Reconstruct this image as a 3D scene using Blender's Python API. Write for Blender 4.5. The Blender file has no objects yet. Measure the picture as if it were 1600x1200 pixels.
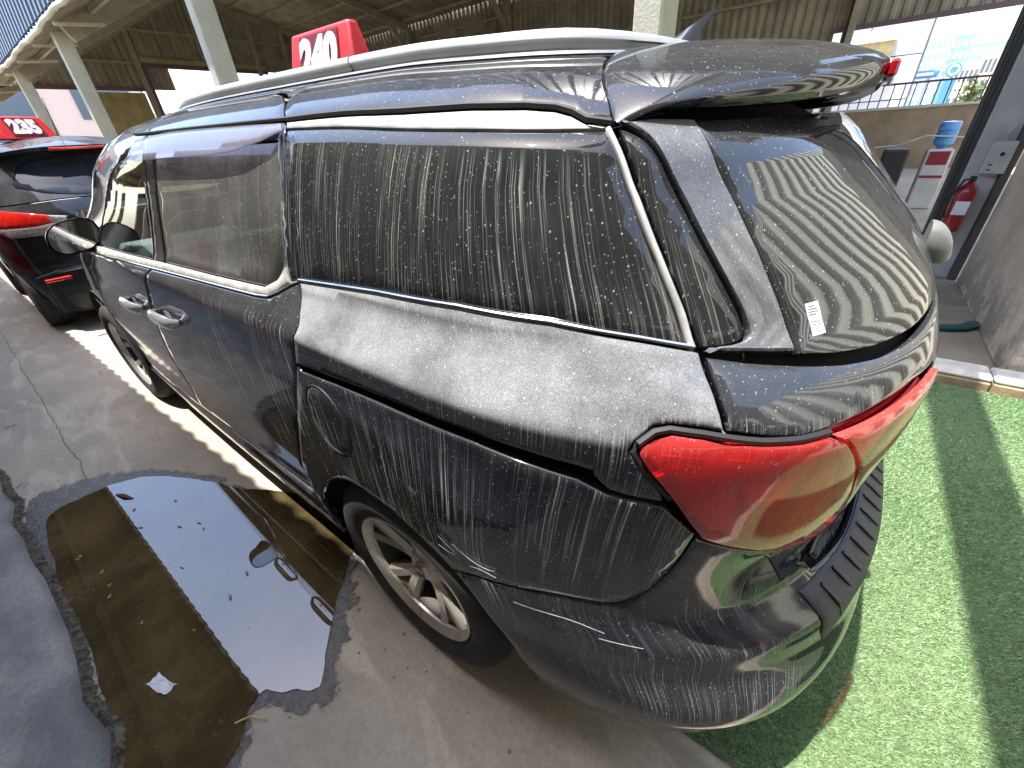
import bpy, math, random
import numpy as np
from mathutils import Vector, geometry
random.seed(7); rng=np.random.default_rng(7)
S=bpy.context.scene; COL=S.collection
# ---------------------------------------------------------------- camera, sky, sun, exposure
cam=bpy.data.cameras.new('camera'); cam.sensor_width=36.0; cam.lens=634.433/1600*36; cam.clip_start=.02; cam.clip_end=3000
co=bpy.data.objects.new('camera',cam); COL.objects.link(co); S.camera=co
co.location=(-0.7810,1.3441,1.5589); co.rotation_euler=(1.020720,0.059205,-2.497375)
SUN=Vector((.20,.17,1.0)).normalized()          # towards the sun
S.world=bpy.data.worlds.new('World'); S.world.use_nodes=True
wn=S.world.node_tree; wn.nodes.clear()
sky=wn.nodes.new('ShaderNodeTexSky'); sky.sky_type='NISHITA'; sky.sun_disc=False
sky.sun_elevation=math.asin(SUN.z); sky.sun_rotation=math.atan2(SUN.x,SUN.y); sky.dust_density=1.7; sky.air_density=1.0
bg=wn.nodes.new('ShaderNodeBackground'); bg.inputs[1].default_value=.15
wo=wn.nodes.new('ShaderNodeOutputWorld'); wn.links.new(sky.outputs[0],bg.inputs[0]); wn.links.new(bg.outputs[0],wo.inputs[0])
sl=bpy.data.lights.new('sun','SUN'); sl.energy=2.6; sl.angle=math.radians(.53); sl.color=(1,.96,.89)
so=bpy.data.objects.new('sun',sl); COL.objects.link(so); so.rotation_euler=SUN.to_track_quat('Z','Y').to_euler(); so.location=(2,2,12)
S.view_settings.view_transform='Standard'; S.view_settings.look='None'; S.view_settings.exposure=2.2; S.view_settings.gamma=1; S.view_settings.use_curve_mapping=False
S.render.engine='CYCLES'
# ---------------------------------------------------------------- helpers
def link(o,parent=None):
    COL.objects.link(o)
    if parent: o.parent=parent
    return o
def tag(o,label=None,cat=None,group=None,kind=None):
    if label: o['label']=label
    if cat: o['category']=cat
    if group: o['group']=group
    if kind: o['kind']=kind
    return o
def thing(name,loc,label,cat,group=None,rotz=0):
    o=bpy.data.objects.new(name,None); link(o); o.location=loc; o.rotation_euler=(0,0,rotz); o.empty_display_size=.2
    return tag(o,label,cat,group)
def mobj(name,v,f,mat,parent=None,angle=35,kind=None,flat=False):
    me=bpy.data.meshes.new(name); me.from_pydata([tuple(map(float,p)) for p in v],[],[tuple(map(int,q)) for q in f]); me.update()
    if mat: me.materials.append(mat)
    if not flat:
        me.polygons.foreach_set('use_smooth',[True]*len(me.polygons)); me.set_sharp_from_angle(angle=math.radians(angle))
    o=bpy.data.objects.new(name,me); link(o,parent)
    if kind:o['kind']=kind
    return o
class MB:
    def __init__(s): s.v=[];s.f=[]
    def add(s,v,f):
        n=len(s.v); s.v+= [tuple(p) for p in v]; s.f+=[tuple(n+i for i in q) for q in f]; return s
    def box(s,a,b,bev=0.):
        x0,y0,z0=a;x1,y1,z1=b
        if x0>x1:x0,x1=x1,x0
        if y0>y1:y0,y1=y1,y0
        if z0>z1:z0,z1=z1,z0
        if bev<=0:
            return s.add([(x0,y0,z0),(x1,y0,z0),(x1,y1,z0),(x0,y1,z0),(x0,y0,z1),(x1,y0,z1),(x1,y1,z1),(x0,y1,z1)],
              [(0,3,2,1),(4,5,6,7),(0,1,5,4),(1,2,6,5),(2,3,7,6),(3,0,4,7)])
        c=[(x0+bev,y0),(x1-bev,y0),(x1,y0+bev),(x1,y1-bev),(x1-bev,y1),(x0+bev,y1),(x0,y1-bev),(x0,y0+bev)]
        ci=[(x0+bev,y0+bev),(x1-bev,y0+bev),(x1-bev,y0+bev),(x1-bev,y1-bev),(x1-bev,y1-bev),(x0+bev,y1-bev),(x0+bev,y1-bev),(x0+bev,y0+bev)]
        v=[(p[0],p[1],z0+bev) for p in c]+[(p[0],p[1],z1-bev) for p in c]+[(x0+bev,y0+bev,z1),(x1-bev,y0+bev,z1),(x1-bev,y1-bev,z1),(x0+bev,y1-bev,z1)]+[(x0+bev,y0+bev,z0),(x1-bev,y0+bev,z0),(x1-bev,y1-bev,z0),(x0+bev,y1-bev,z0)]
        f=[(i,(i+1)%8,8+(i+1)%8,8+i) for i in range(8)]
        m=[16,17,17,18,18,19,19,16]; mb=[20,21,21,22,22,23,23,20]
        for i in range(8):
            j=(i+1)%8
            f.append((8+i,8+j,m[j],m[i]) if m[i]!=m[j] else (8+i,8+j,m[i]))
            f.append((j,i,mb[i],mb[j]) if mb[i]!=mb[j] else (j,i,mb[i]))
        f+=[(16,17,18,19),(23,22,21,20)]
        return s.add(v,f)
    def tube(s,pts,r,n=8,caps=True,sq=None):
        pts=[Vector(p) for p in pts]; R=r if hasattr(r,'__len__') else [r]*len(pts)
        up=Vector((0,0,1)); ring=[];N=len(s.v);v=[]
        for i,p in enumerate(pts):
            t=(pts[min(i+1,len(pts)-1)]-pts[max(i-1,0)]).normalized()
            a=t.cross(up)
            if a.length<1e-3:a=t.cross(Vector((0,1,0)))
            a.normalize();b=a.cross(t)
            for k in range(n):
                th=2*math.pi*(k+.5)/n;ca,sa=math.cos(th),math.sin(th)
                e=(sq or (1,1)); v.append(p+a*(ca*R[i]*e[0])+b*(sa*R[i]*e[1]))
        f=[]
        for i in range(len(pts)-1):
            for k in range(n):
                f.append((i*n+k,i*n+(k+1)%n,(i+1)*n+(k+1)%n,(i+1)*n+k))
        if caps: f.append(tuple(range(n))[::-1]); f.append(tuple((len(pts)-1)*n+k for k in range(n)))
        return s.add(v,f)
    def lathe(s,prof,n=48,axis='y',c=(0,0,0),closed=False):
        v=[];f=[];m=len(prof)
        for k in range(n):
            th=2*math.pi*k/n;ca,sa=math.cos(th),math.sin(th)
            for r,h in prof:
                if axis=='y': v.append((c[0]+r*ca,c[1]+h,c[2]+r*sa))
                elif axis=='z': v.append((c[0]+r*ca,c[1]+r*sa,c[2]+h))
                else: v.append((c[0]+h,c[1]+r*ca,c[2]+r*sa))
        for k in range(n):
            for j in range(m-1 if not closed else m):
                a=k*m+j;b=k*m+(j+1)%m;k2=(k+1)%n
                f.append((a,b,k2*m+(j+1)%m,k2*m+j))
        return s.add(v,f)
    def prism(s,poly,z0,z1):
        n=len(poly);return s.add([(x,y,z0) for x,y in poly]+[(x,y,z1) for x,y in poly],[tuple(range(n))[::-1],tuple(range(n,2*n))]+[(i,(i+1)%n,n+(i+1)%n,n+i) for i in range(n)])
    def beam(s,a,b,w,h,up=(0,0,1)):
        a=Vector(a);b=Vector(b);t=(b-a).normalized();u=Vector(up);r=t.cross(u);r.normalize();u=r.cross(t)
        v=[];
        for p in (a,b):
            for i,j in ((-1,-1),(1,-1),(1,1),(-1,1)): v.append(p+r*(i*w/2)+u*(j*h/2))
        return s.add(v,[(3,2,1,0),(4,5,6,7),(0,1,5,4),(1,2,6,5),(2,3,7,6),(3,0,4,7)])
    def build(s,name,mat,parent=None,**k): return mobj(name,s.v,s.f,mat,parent,**k)
# ---------------------------------------------------------------- materials
class NT:
    def __init__(s,name):
        s.m=bpy.data.materials.new(name); s.m.use_nodes=True; s.t=s.m.node_tree; s.t.nodes.clear(); s.out=s.t.nodes.new('ShaderNodeOutputMaterial')
    def n(s,ty,ins={},**p):
        x=s.t.nodes.new(ty)
        for k,v in p.items(): setattr(x,k,v)
        for k,v in ins.items():
            if isinstance(v,bpy.types.NodeSocket): s.t.links.new(v,x.inputs[k])
            else: x.inputs[k].default_value=v
        return x
    def math(s,op,a,b=0.,c=None,clamp=False):
        d={0:a,1:b}
        if c is not None:d[2]=c
        return s.n('ShaderNodeMath',d,operation=op,use_clamp=clamp).outputs[0]
    def pos(s,scale=(1,1,1),obj=True):
        t=s.n('ShaderNodeTexCoord'); m=s.n('ShaderNodeMapping',{0:t.outputs['Object'],'Scale':scale}); return m.outputs[0]
    def noise(s,scale,co=None,detail=4,rough=.55,dist=0.):
        d={'Scale':scale,'Detail':detail,'Roughness':rough,'Distortion':dist}
        d['Vector']=co if co is not None else s.pos()
        return s.n('ShaderNodeTexNoise',d).outputs[0]
    def ramp(s,x,a,b,lo=0.,hi=1.):
        return s.n('ShaderNodeMapRange',{0:x,1:a,2:b,3:lo,4:hi},clamp=True,interpolation_type='SMOOTHSTEP').outputs[0]
    def mixc(s,f,a,b):
        x=s.n('ShaderNodeMix',data_type='RGBA');
        for k,v in ((0,f),(6,a),(7,b)):
            if isinstance(v,bpy.types.NodeSocket): s.t.links.new(v,x.inputs[k])
            else: x.inputs[k].default_value=v if k==0 else (*v,1) if len(v)==3 else v
        return x.outputs[2]
    def bsdf(s,base,rough=.6,metal=0.,coat=0.,spec=.5,normal=None,ior=None,coatr=.03,**k):
        d={'Base Color':base if isinstance(base,bpy.types.NodeSocket) else (*base,1),'Roughness':rough,'Metallic':metal,'Coat Weight':coat,'Coat Roughness':coatr,'Specular IOR Level':spec}
        if normal is not None:d['Normal']=normal
        if ior:d['IOR']=ior
        for a,b in k.items(): d[a.replace('_',' ')]=b
        return s.n('ShaderNodeBsdfPrincipled',d).outputs[0]
    def bump(s,h,strength=.3,dist=.01,normal=None):
        d={'Height':h,'Strength':strength,'Distance':dist}
        if normal is not None:d['Normal']=normal
        return s.n('ShaderNodeBump',d).outputs[0]
    def mixs(s,f,a,b):
        return s.n('ShaderNodeMixShader',{0:f,1:a,2:b}).outputs[0]
    def done(s,sh): s.t.links.new(sh,s.out.inputs[0]); return s.m
def simple(name,c,rough=.6,metal=0.,var=.0,vs=6.,coat=0.,bump=0.,bs=40.,spec=.5):
    t=NT(name)
    b=c
    if var>0:
        f=t.ramp(t.noise(vs),.3,.7); b=t.mixc(f,tuple(x*(1-var) for x in c),tuple(min(1,x*(1+var)) for x in c))
    nm=t.bump(t.noise(bs),bump,.01) if bump>0 else None
    return t.done(t.bsdf(b,rough,metal,coat,spec,nm))
def dust_mask(t,film0,film1,streak,spots,xgrad=True,f0=.05,f1=.75):
    g=t.n('ShaderNodeNewGeometry'); nz=t.n('ShaderNodeSeparateXYZ',{0:g.outputs['Normal']}).outputs[2]
    p=t.n('ShaderNodeTexCoord').outputs['Object']; px=t.n('ShaderNodeSeparateXYZ',{0:p}).outputs[0]; pz=t.n('ShaderNodeSeparateXYZ',{0:p}).outputs[2]
    film=t.ramp(nz,f0,f1,film0,film1)
    big=t.ramp(t.noise(4.2,t.pos(),6,.68),.30,.68,.5,1.15); film=t.math('MULTIPLY',film,big)
    fine=t.ramp(t.noise(420,t.pos(),3,.7),.35,.65,.7,1.25); film=t.math('MULTIPLY',film,fine)
    grad=t.ramp(px,1.6,.25,.12,1.) if xgrad else 1.
    su=t.n('ShaderNodeAttribute',attribute_name='su').outputs['Fac']; sv=t.n('ShaderNodeAttribute',attribute_name='sv').outputs['Fac']
    cc=lambda a,b,o=0.:t.n('ShaderNodeCombineXYZ',{0:t.math('MULTIPLY',su,a),1:t.math('MULTIPLY',sv,b),2:o}).outputs[0]
    s1=t.math('MULTIPLY',t.ramp(t.noise(1,cc(150,1.6),2,.55),.585,.72),t.ramp(t.noise(1,cc(34,9,3.),2),.36,.58,.15,1.)); s2=t.ramp(t.noise(1,cc(360,3.5,7.),2,.5),.53,.74)
    patch=t.ramp(t.noise(1,cc(6,2.2,5.),2),.36,.60,.14,1.)
    st=t.math('MULTIPLY',t.math('ADD',s1,t.math('MULTIPLY',s2,.7)),t.math('MULTIPLY',t.math('MULTIPLY',patch,streak),t.ramp(nz,.66,.42,0.,1.)))
    def spot(sc,th,keep):
        w=t.n('ShaderNodeTexVoronoi',{'Scale':sc,'Vector':t.pos((1,1,.85))})
        r=t.n('ShaderNodeSeparateColor',{0:w.outputs['Color']}).outputs[0]
        rad=t.math('MULTIPLY',t.ramp(r,keep,1.,0.,1.),th)
        return t.ramp(t.math('SUBTRACT',w.outputs['Distance'],rad),.0,-.10)
    sp=t.math('MULTIPLY',t.math('ADD',spot(105,.22,.60),t.math('ADD',t.math('MULTIPLY',spot(210,.30,.45),.7),spot(46,.12,.88))),spots)
    m=t.math('MULTIPLY',t.math('ADD',st,sp),grad) if xgrad else t.math('ADD',st,sp)
    return t.math('MINIMUM',t.math('ADD',m,film),.93)
def paint(name,c=(.006,.007,.010),film=(.006,.07),streak=.66,spots=.5,rough=.05,fr=(.05,.75)):
    t=NT(name); m=dust_mask(t,film[0],film[1],streak,spots,True,*fr)
    orange=t.bump(t.noise(90,t.pos(),2),.012,.002)
    a=t.bsdf(c,rough,0,.0,.5,orange,ior=1.6); dcol=t.mixc(t.noise(5,t.pos()),(.33,.34,.35),(.47,.48,.49))
    d=t.bsdf(dcol,.95,spec=.1)
    return t.done(t.mixs(m,a,d))
def dglass(name,c=(.008,.009,.011),film=(.010,.05),streak=.52,spots=.5,trans=0.,tint=(.6,.75,.72),xgrad=True,ior=1.52):
    t=NT(name); m=dust_mask(t,film[0],film[1],streak,spots,xgrad)
    a=t.bsdf(c,.02,spec=.5,ior=ior)
    if trans>0:
        tr=t.n('ShaderNodeBsdfTransparent',{0:(*tint,1)}).outputs[0]; gl=t.n('ShaderNodeBsdfGlossy',{0:(1,1,1,1),'Roughness':.02}).outputs[0]
        fr=t.n('ShaderNodeFresnel',{0:1.5}).outputs[0]; see=t.mixs(fr,tr,gl); a=t.mixs(trans,a,see)
    d=t.bsdf((.44,.44,.41),.95,spec=.1)
    return t.done(t.mixs(m,a,d))
# ---------------------------------------------------------------- body surfaces
def pchip(xs,ys,x):
    xs=np.asarray(xs,float);ys=np.asarray(ys,float);x=np.asarray(x,float)
    h=np.diff(xs);d=np.diff(ys)/h
    m=np.zeros(len(xs));m[0]=d[0];m[-1]=d[-1]
    for i in range(1,len(xs)-1):
        if d[i-1]*d[i]>0: m[i]=2*d[i-1]*d[i]/(d[i-1]+d[i])
    k=np.clip(np.searchsorted(xs,x)-1,0,len(xs)-2);t=np.clip((x-xs[k])/h[k],0,1)
    return ys[k]*(2*t**3-3*t*t+1)+h[k]*m[k]*(t**3-2*t*t+t)+ys[k+1]*(3*t*t-2*t**3)+h[k]*m[k+1]*(t**3-t*t)
class Surf:
    """car skin: half outline (nose centre .. left side .. rear centre) at each height.
    u = x along the side, below xa it runs on round the rear corner; v = height (above vr it climbs over the roof)"""
    def __init__(s,rows,xa,mid,ucorner,bend=None):
        s.bend=bend
        s.rows=np.array(rows,float);s.xa=xa;s.mid=mid;s.uc=ucorner
        # rows: v, z, Wmid, W0, n, R, XF, NR, nn, Wfront
        th=np.linspace(0,np.pi/2,400);c=np.stack([np.sin(th)**(2/2.8),.97*np.cos(th)**(2/2.8)],1)
        L=np.r_[0,np.cumsum(np.hypot(*np.diff(c,axis=0).T))];s.th=th;s.Lf=L/L[-1]
    def P(s,u,v):
        u=np.atleast_1d(np.asarray(u,float));v=np.atleast_1d(np.asarray(v,float));u,v=np.broadcast_arrays(u,v)
        r=s.rows;g=[pchip(r[:,0],r[:,i],v) for i in range(1,10)]
        z,Wm,W0,n,R,XF,NR,nn,Wf=g
        x=np.empty(u.shape);y=np.empty(u.shape)
        # rear
        a=u<s.xa
        fr=np.clip((s.xa-u)/s.uc,0,1);th=np.interp(fr,s.Lf,s.th)
        si=np.clip(np.sin(th),1e-9,1);co=np.clip(np.cos(th),0,1)
        x[a]=(s.xa-(s.xa-R)*si**(2/n))[a];y[a]=(W0*co**(2/n))[a]
        # side: u from xa to mid identity, mid..U2 maps to XF
        U2=s.mid+1.6
        b=(u>=s.xa)&(u<=U2)
        xx=np.where(u<=s.mid,u,s.mid+(u-s.mid)/1.6*(XF-s.mid))
        t=np.clip((xx-s.xa)/(s.mid-.1-s.xa),0,1);t=t*t*(3-2*t)
        yy=W0+(Wm-W0)*t
        t2=np.clip((xx-s.mid)/np.maximum(XF-s.mid,.01),0,1);yy=yy+(Wf-Wm)*t2*t2
        x[b]=xx[b];y[b]=yy[b]
        c=u>U2
        fr=np.clip((u-U2)/1.6,0,1);th=np.interp(fr,s.Lf,s.th);si=np.clip(np.sin(th),1e-9,1);co=np.clip(np.cos(th),0,1)
        x[c]=(XF+(NR-XF)*si**(2/nn))[c];y[c]=(Wf*co**(2/nn))[c]
        if s.bend is not None:
            k=np.clip((z-s.bend[2])/.35,0,1);z=z+pchip(s.bend[0],s.bend[1],x)*k*k*(3-2*k)
        return np.stack([x,y,z],-1)
    def N(s,u,v):
        e=2e-3
        u=np.atleast_1d(np.asarray(u,float));v=np.atleast_1d(np.asarray(v,float))
        a=s.P(u+e,v)-s.P(u-e,v);b=s.P(u,v+e)-s.P(u,v-e)
        n=np.cross(b,a);l=np.linalg.norm(n,axis=-1,keepdims=True)
        return n/np.maximum(l,1e-12)
VAN_ROWS=[
# v,  z,   Wm,  W0,  n,  R,   XF, NR, nn, Wf
(.16,.16,.88,.86,3.0,-.93,3.0,3.75,2.6,.85),
(.20,.20,.91,.90,3.0,-1.0,3.0,3.85,2.6,.88),
(.26,.26,.935,.935,3.2,-1.05,3.0,3.93,2.6,.91),
(.36,.36,.95,.962,3.25,-1.085,3.0,3.97,2.6,.93),
(.48,.48,.965,.982,3.2,-1.095,3.0,3.99,2.6,.945),
(.58,.58,.975,.985,2.8,-1.09,3.0,4.0,2.6,.95),
(.645,.645,.978,.986,2.8,-1.085,3.0,4.0,2.6,.95),
(.68,.68,.98,.987,2.8,-1.05,3.0,3.99,2.6,.95),
(.72,.72,.983,.987,2.8,-1.0,3.0,3.98,2.6,.95),
(.80,.80,.986,.987,2.8,-.985,3.0,3.95,2.6,.945),
(.92,.92,.985,.986,2.9,-.99,3.0,3.85,2.6,.93),
(1.02,1.02,0.98,0.984,3,-0.995,3.1,3.8,2.6,0.905),
(1.1,1.1,0.975,0.981,3.1,-1,2.95,3.6,2.6,0.9),
(1.16,1.16,0.971,0.978,3.15,-1,2.8,3.42,2.5,0.895),
(1.185,1.185,0.966,0.973,3.15,-0.998,2.76,3.34,2.5,0.888),
(1.2,1.2,0.953,0.960,3.12,-0.993,2.74,3.3,2.5,0.885),
(1.22,1.22,0.938,0.945,3.1,-0.985,2.72,3.25,2.5,0.88),
(1.27,1.27,0.912,0.908,2.7,-0.965,2.66,3.12,2.5,0.86),
(1.3,1.3,0.903,0.895,2.6,-0.945,2.6,3.05,2.5,0.845),
(1.4,1.4,0.875,0.868,2.6,-0.87,2.45,2.85,2.5,0.8),
(1.5,1.5,0.84,0.832,2.6,-0.8,2.35,2.65,2.5,0.77),
(1.57,1.57,0.81,0.8,2.7,-0.745,2.15,2.5,2.5,0.745),
(1.62,1.62,0.765,0.755,2.7,-0.68,2.05,2.4,2.5,0.71),
(1.66,1.66,0.705,0.7,2.7,-0.6,1.95,2.3,2.5,0.66),
(1.7,1.69,0.63,0.62,2.7,-0.54,1.75,2.1,2.5,0.57),
(1.8,1.715,0.5,0.49,2.7,-0.5,1.65,1.98,2.5,0.45),
(1.95,1.735,0.27,0.26,2.7,-0.48,1.6,1.93,2.5,0.24),
(2.1,1.74,0.0001,0.0001,2.7,-0.47,1.58,1.92,2.5,0.0001)]
VAN_BEND=((-1.2,-.45,-.2,.1,.5,1.2,4.),(-.05,-.035,-.02,0.,.01,.02,.02),1.3)
van=Surf(VAN_ROWS,-.1,1.2,1.5,VAN_BEND)
SUV_ROWS=[
(.17,.17,.84,.83,2.6,.18,3.3,4.1,2.6,.80),
(.26,.26,.88,.88,2.6,.06,3.3,4.25,2.6,.84),
(.38,.38,.90,.90,2.6,.02,3.3,4.32,2.6,.87),
(.52,.52,.915,.92,2.6,.0,3.3,4.35,2.6,.89),
(.64,.64,.925,.93,2.6,.0,3.3,4.35,2.6,.90),
(.70,.70,.93,.935,2.6,.05,3.3,4.33,2.6,.90),
(.85,.85,.93,.935,2.8,.07,3.3,4.25,2.6,.89),
(1.0,1.0,.93,.93,2.8,.08,3.2,4.1,2.6,.88),
(1.14,1.14,.925,.92,2.7,.10,3.0,3.8,2.6,.87),
(1.24,1.24,.90,.885,2.6,.13,2.8,3.3,2.6,.86),
(1.34,1.34,.86,.84,2.6,.20,2.65,3.1,2.6,.83),
(1.46,1.46,.82,.80,2.6,.31,2.5,2.9,2.6,.79),
(1.58,1.58,.77,.74,2.6,.42,2.3,2.65,2.6,.74),
(1.68,1.68,.71,.68,2.6,.46,2.15,2.5,2.6,.68),
(1.75,1.75,.63,.60,2.6,.50,2.1,2.4,2.6,.6),
(1.81,1.79,.5,.48,2.6,.54,2.05,2.35,2.6,.48),
(1.92,1.82,.28,.26,2.6,.58,2.0,2.3,2.6,.26),
(2.05,1.83,.0001,.0001,2.6,.60,2.0,2.3,2.6,.0001)]
suv=Surf(SUV_ROWS,.9,1.4,1.5)
def wrapP(S,u,v,uend=-1.6,uf=4.4):
    u=np.atleast_1d(np.asarray(u,float)).copy(); v=np.atleast_1d(np.asarray(v,float)); r=u<uend; u2=np.where(r,2*uend-u,u); f=u2>uf; u2=np.where(f,2*uf-u2,u2)
    p=S.P(u2,v); p[...,1]*=np.where(r^f,-1,1); return p
def wrapN(S,u,v,uend=-1.6,uf=4.4):
    u=np.atleast_1d(np.asarray(u,float)); v=np.atleast_1d(np.asarray(v,float)); r=u<uend; u2=np.where(r,2*uend-u,u); f=u2>uf; u2=np.where(f,2*uf-u2,u2)
    n=S.N(np.clip(u2,uend+.004,uf-.004),np.clip(v,None,S.rows[-1,0]-.004)); n[...,1]*=np.where(r^f,-1,1); return n
def uofx(S,x,v):
    us=np.linspace(-1.6,4.4,2400); return float(np.interp(x,S.P(us,np.full(2400,v))[:,0],us))
def resample(poly,step):
    out=[]
    n=len(poly)
    for i in range(n):
        a=np.array(poly[i]);b=np.array(poly[(i+1)%n]);L=np.hypot(*(b-a));k=max(1,int(math.ceil(L/step)))
        for j in range(k): out.append(a+(b-a)*j/k)
    return np.array(out)
def smooth(pts,n=4,closed=False):
    """Catmull-Rom through the points"""
    P_=[np.array(p,float) for p in pts];out=[];N=len(P_)
    rngi=range(N if closed else N-1)
    for i in rngi:
        p1=P_[i];p2=P_[(i+1)%N];p0=P_[i-1] if (closed or i>0) else p1*2-p2;p3=P_[(i+2)%N] if (closed or i+2<N) else p2*2-p1
        for j in range(n):
            t=j/n;out.append(tuple(.5*((2*p1)+(p2-p0)*t+(2*p0-5*p1+4*p2-p3)*t*t+(3*p1-p0-3*p2+p3)*t**3)))
    if not closed: out.append(tuple(P_[-1]))
    return out
def inset(poly,g):
    n=len(poly);a=np.roll(poly,1,0);b=np.roll(poly,-1,0)
    d1=poly-a;d1/=np.maximum(np.hypot(*d1.T)[:,None],1e-9);d2=b-poly;d2/=np.maximum(np.hypot(*d2.T)[:,None],1e-9)
    n1=np.stack([-d1[:,1],d1[:,0]],1);n2=np.stack([-d2[:,1],d2[:,0]],1);m=n1+n2;L=(m**2).sum(1)[:,None];m=2*m/np.maximum(L,.8)
    return poly+m*g
def inside(poly,q):
    x,y=q.T;c=np.zeros(len(q),bool);n=len(poly);j=n-1
    for i in range(n):
        xi,yi=poly[i];xj,yj=poly[j]
        if yi!=yj: c^=((yi>y)!=(yj>y))&(x<(xj-xi)*(y-yi)/(yj-yi)+xi)
        j=i
    return c
def panel(name,poly,mat,parent=None,surf=None,gap=.0022,off=0.,thick=.014,step=.03,bev=.0025,bulge=None,label=None,side=0,fn=None,kind=None,estep=.012):
    """a skin panel cut from the body surface: gap all round, rolled edge, real thickness. side: 0 as is, 1 also the mirrored twin"""
    surf=surf or van
    poly=np.array(poly,float);x,y=poly.T
    if (x*np.roll(y,-1)-np.roll(x,-1)*y).sum()<0: poly=poly[::-1]
    b=resample(poly,estep); outer=inset(b,gap); inner=inset(b,gap+bev)
    mn=b.min(0);mx=b.max(0)
    gx,gy=np.meshgrid(np.arange(mn[0],mx[0],step),np.arange(mn[1],mx[1],step*.8));g=np.stack([gx.ravel(),gy.ravel()],1);g[:,0]+=((np.arange(len(g))//gx.shape[1])%2)*step*.5
    g=g[inside(inner,g)]
    if len(g):
        d=np.full(len(g),9.)
        for i in range(0,len(inner)): d=np.minimum(d,((g-inner[i])**2).sum(1))
        g=g[d>(step*.3)**2]
    nb=len(inner); V=[Vector(p) for p in inner]+[Vector(p) for p in g]
    r=geometry.delaunay_2d_cdt(V,[],[list(range(nb))],1,1e-7)
    uv=np.array([tuple(p) for p in r[0]]);F=[tuple(f) for f in r[2]]
    orig=r[3]
    def pos(q,o):
        p=wrapP(surf,q[:,0],q[:,1]);n=wrapN(surf,q[:,0],q[:,1]);e=0.
        if fn is not None: e=fn(q[:,0],q[:,1])[:,None]
        return p+n*(off+o+e)
    v=list(pos(uv,0.)); idx={}
    for i,o in enumerate(orig):
        for k in o: idx[k]=i
    ring=[idx[i] for i in range(nb)];n0=len(v)
    v+=list(pos(outer,-.0022));v+=list(pos(outer,-thick))
    f=[]
    P3=np.array(v)
    # orientation
    for t in F:
        f.append(t)
    t=F[len(F)//2];nn=np.cross(P3[t[1]]-P3[t[0]],P3[t[2]]-P3[t[0]]);c=uv[list(t)].mean(0);flip=(nn*wrapN(surf,[c[0]],[c[1]])[0]).sum()<0
    m=len(outer)
    for i in range(nb):
        j=(i+1)%nb
        f.append((ring[i],n0+i,n0+j,ring[j])); f.append((n0+i,n0+m+i,n0+m+j,n0+j))
    if flip: f=[q[::-1] for q in f[:len(F)]]+f[len(F):]
    # skirts: make them consistent with first face
    q=f[len(F)];nn=np.cross(P3[q[1]]-P3[q[0]],P3[q[2]]-P3[q[0]]);c=outer[0];w=wrapN(surf,[c[0]],[c[1]])[0]
    if (nn*w).sum()<0: f=f[:len(F)]+[q[::-1] for q in f[len(F):]]
    o=mobj(name,v,f,mat,parent,angle=50,kind=kind)
    SU=list(uv[:,0])+list(outer[:,0])*2; SV=list(uv[:,1])+list(outer[:,1])*2
    def attr(ob):
        for nm,vals in (('su',SU),('sv',SV)): ob.data.attributes.new(nm,'FLOAT','POINT').data.foreach_set('value',[float(q) for q in vals])
    attr(o)
    if label:o['label']=label
    if side:
        v2=[(p[0],-p[1],p[2]) for p in v];o2=mobj(name,v2,[q[::-1] for q in f],mat,parent,angle=50,kind=kind);attr(o2)
    return o
def skinline(name,pts,mat,parent,r=.004,off=.003,sq=None,surf=None,n=6,side=1,step=.02,r1=None):
    surf=surf or van; q=resample(list(pts)+[],step) if False else None
    a=[];
    for i in range(len(pts)-1):
        p=np.array(pts[i]);e=np.array(pts[i+1]);k=max(1,int(np.hypot(*(e-p))/step))
        a+=[p+(e-p)*j/k for j in range(k)]
    a.append(np.array(pts[-1]));a=np.array(a)
    P3=wrapP(surf,a[:,0],a[:,1])+wrapN(surf,a[:,0],a[:,1])*off
    for sg in ((1,-1) if side else (1,)):
        b=MB().tube([(p[0],p[1]*sg,p[2]) for p in P3],r,n,sq=sq)
        o=b.build(name,mat,parent)
    return o
# ---------------------------------------------------------------- the dusty black van
M_paint=paint('van_black_paint'); M_shoulder=paint('van_shoulder_chalky',film=(.02,.50),streak=.45,spots=.5,fr=(.22,.58)); M_pil=paint('van_pillar_dusty',film=(.07,.32),streak=.4,spots=.6); M_glassP=dglass('van_privacy_glass'); M_glassR=dglass('van_rear_glass',film=(.012,.05),streak=.22,spots=.5,xgrad=False,ior=1.72)
M_glassF=dglass('van_front_glass',film=(.0,.02),streak=.04,spots=.12,trans=.99,tint=(.82,.96,.92))
M_glassS=dglass('van_slide_glass',c=(.02,.02,.02),film=(.07,.3),streak=.2,spots=.5,trans=.35,tint=(.28,.28,.28))
M_chrome=simple('dusty_chrome',(.55,.54,.52),.22,1.0,.15,20); M_chromeC=simple('clean_chrome',(.88,.89,.92),.12,.82)
M_mold=simple('dusty_molding',(.30,.29,.27),.7,0,.25,30); M_strip=simple('dusty_bright_strip',(.50,.50,.48),.42,.45,.2,18); M_black=simple('black_rubber',(.012,.012,.012),.6); M_void=simple('under_body_black',(.006,.006,.006),.9)
M_plast=simple('ribbed_step_plastic',(.030,.032,.040),.55,0,.2,25,bump=.1,bs=300); M_tyre=simple('tyre_rubber',(.030,.028,.027),.8,0,.35,12,bump=.25,bs=180)
def alloy():
    t=NT('dirty_alloy'); g=t.ramp(t.noise(9,t.pos(),4),.35,.7); g2=t.ramp(t.noise(60,t.pos(),3),.45,.6)
    m=t.math('MULTIPLY',g,.45); a=t.bsdf((.74,.71,.65),.30,.8); d=t.bsdf(t.mixc(g2,(.20,.15,.10),(.42,.36,.27)),.9,spec=.1)
    return t.done(t.mixs(m,a,d))
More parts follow.
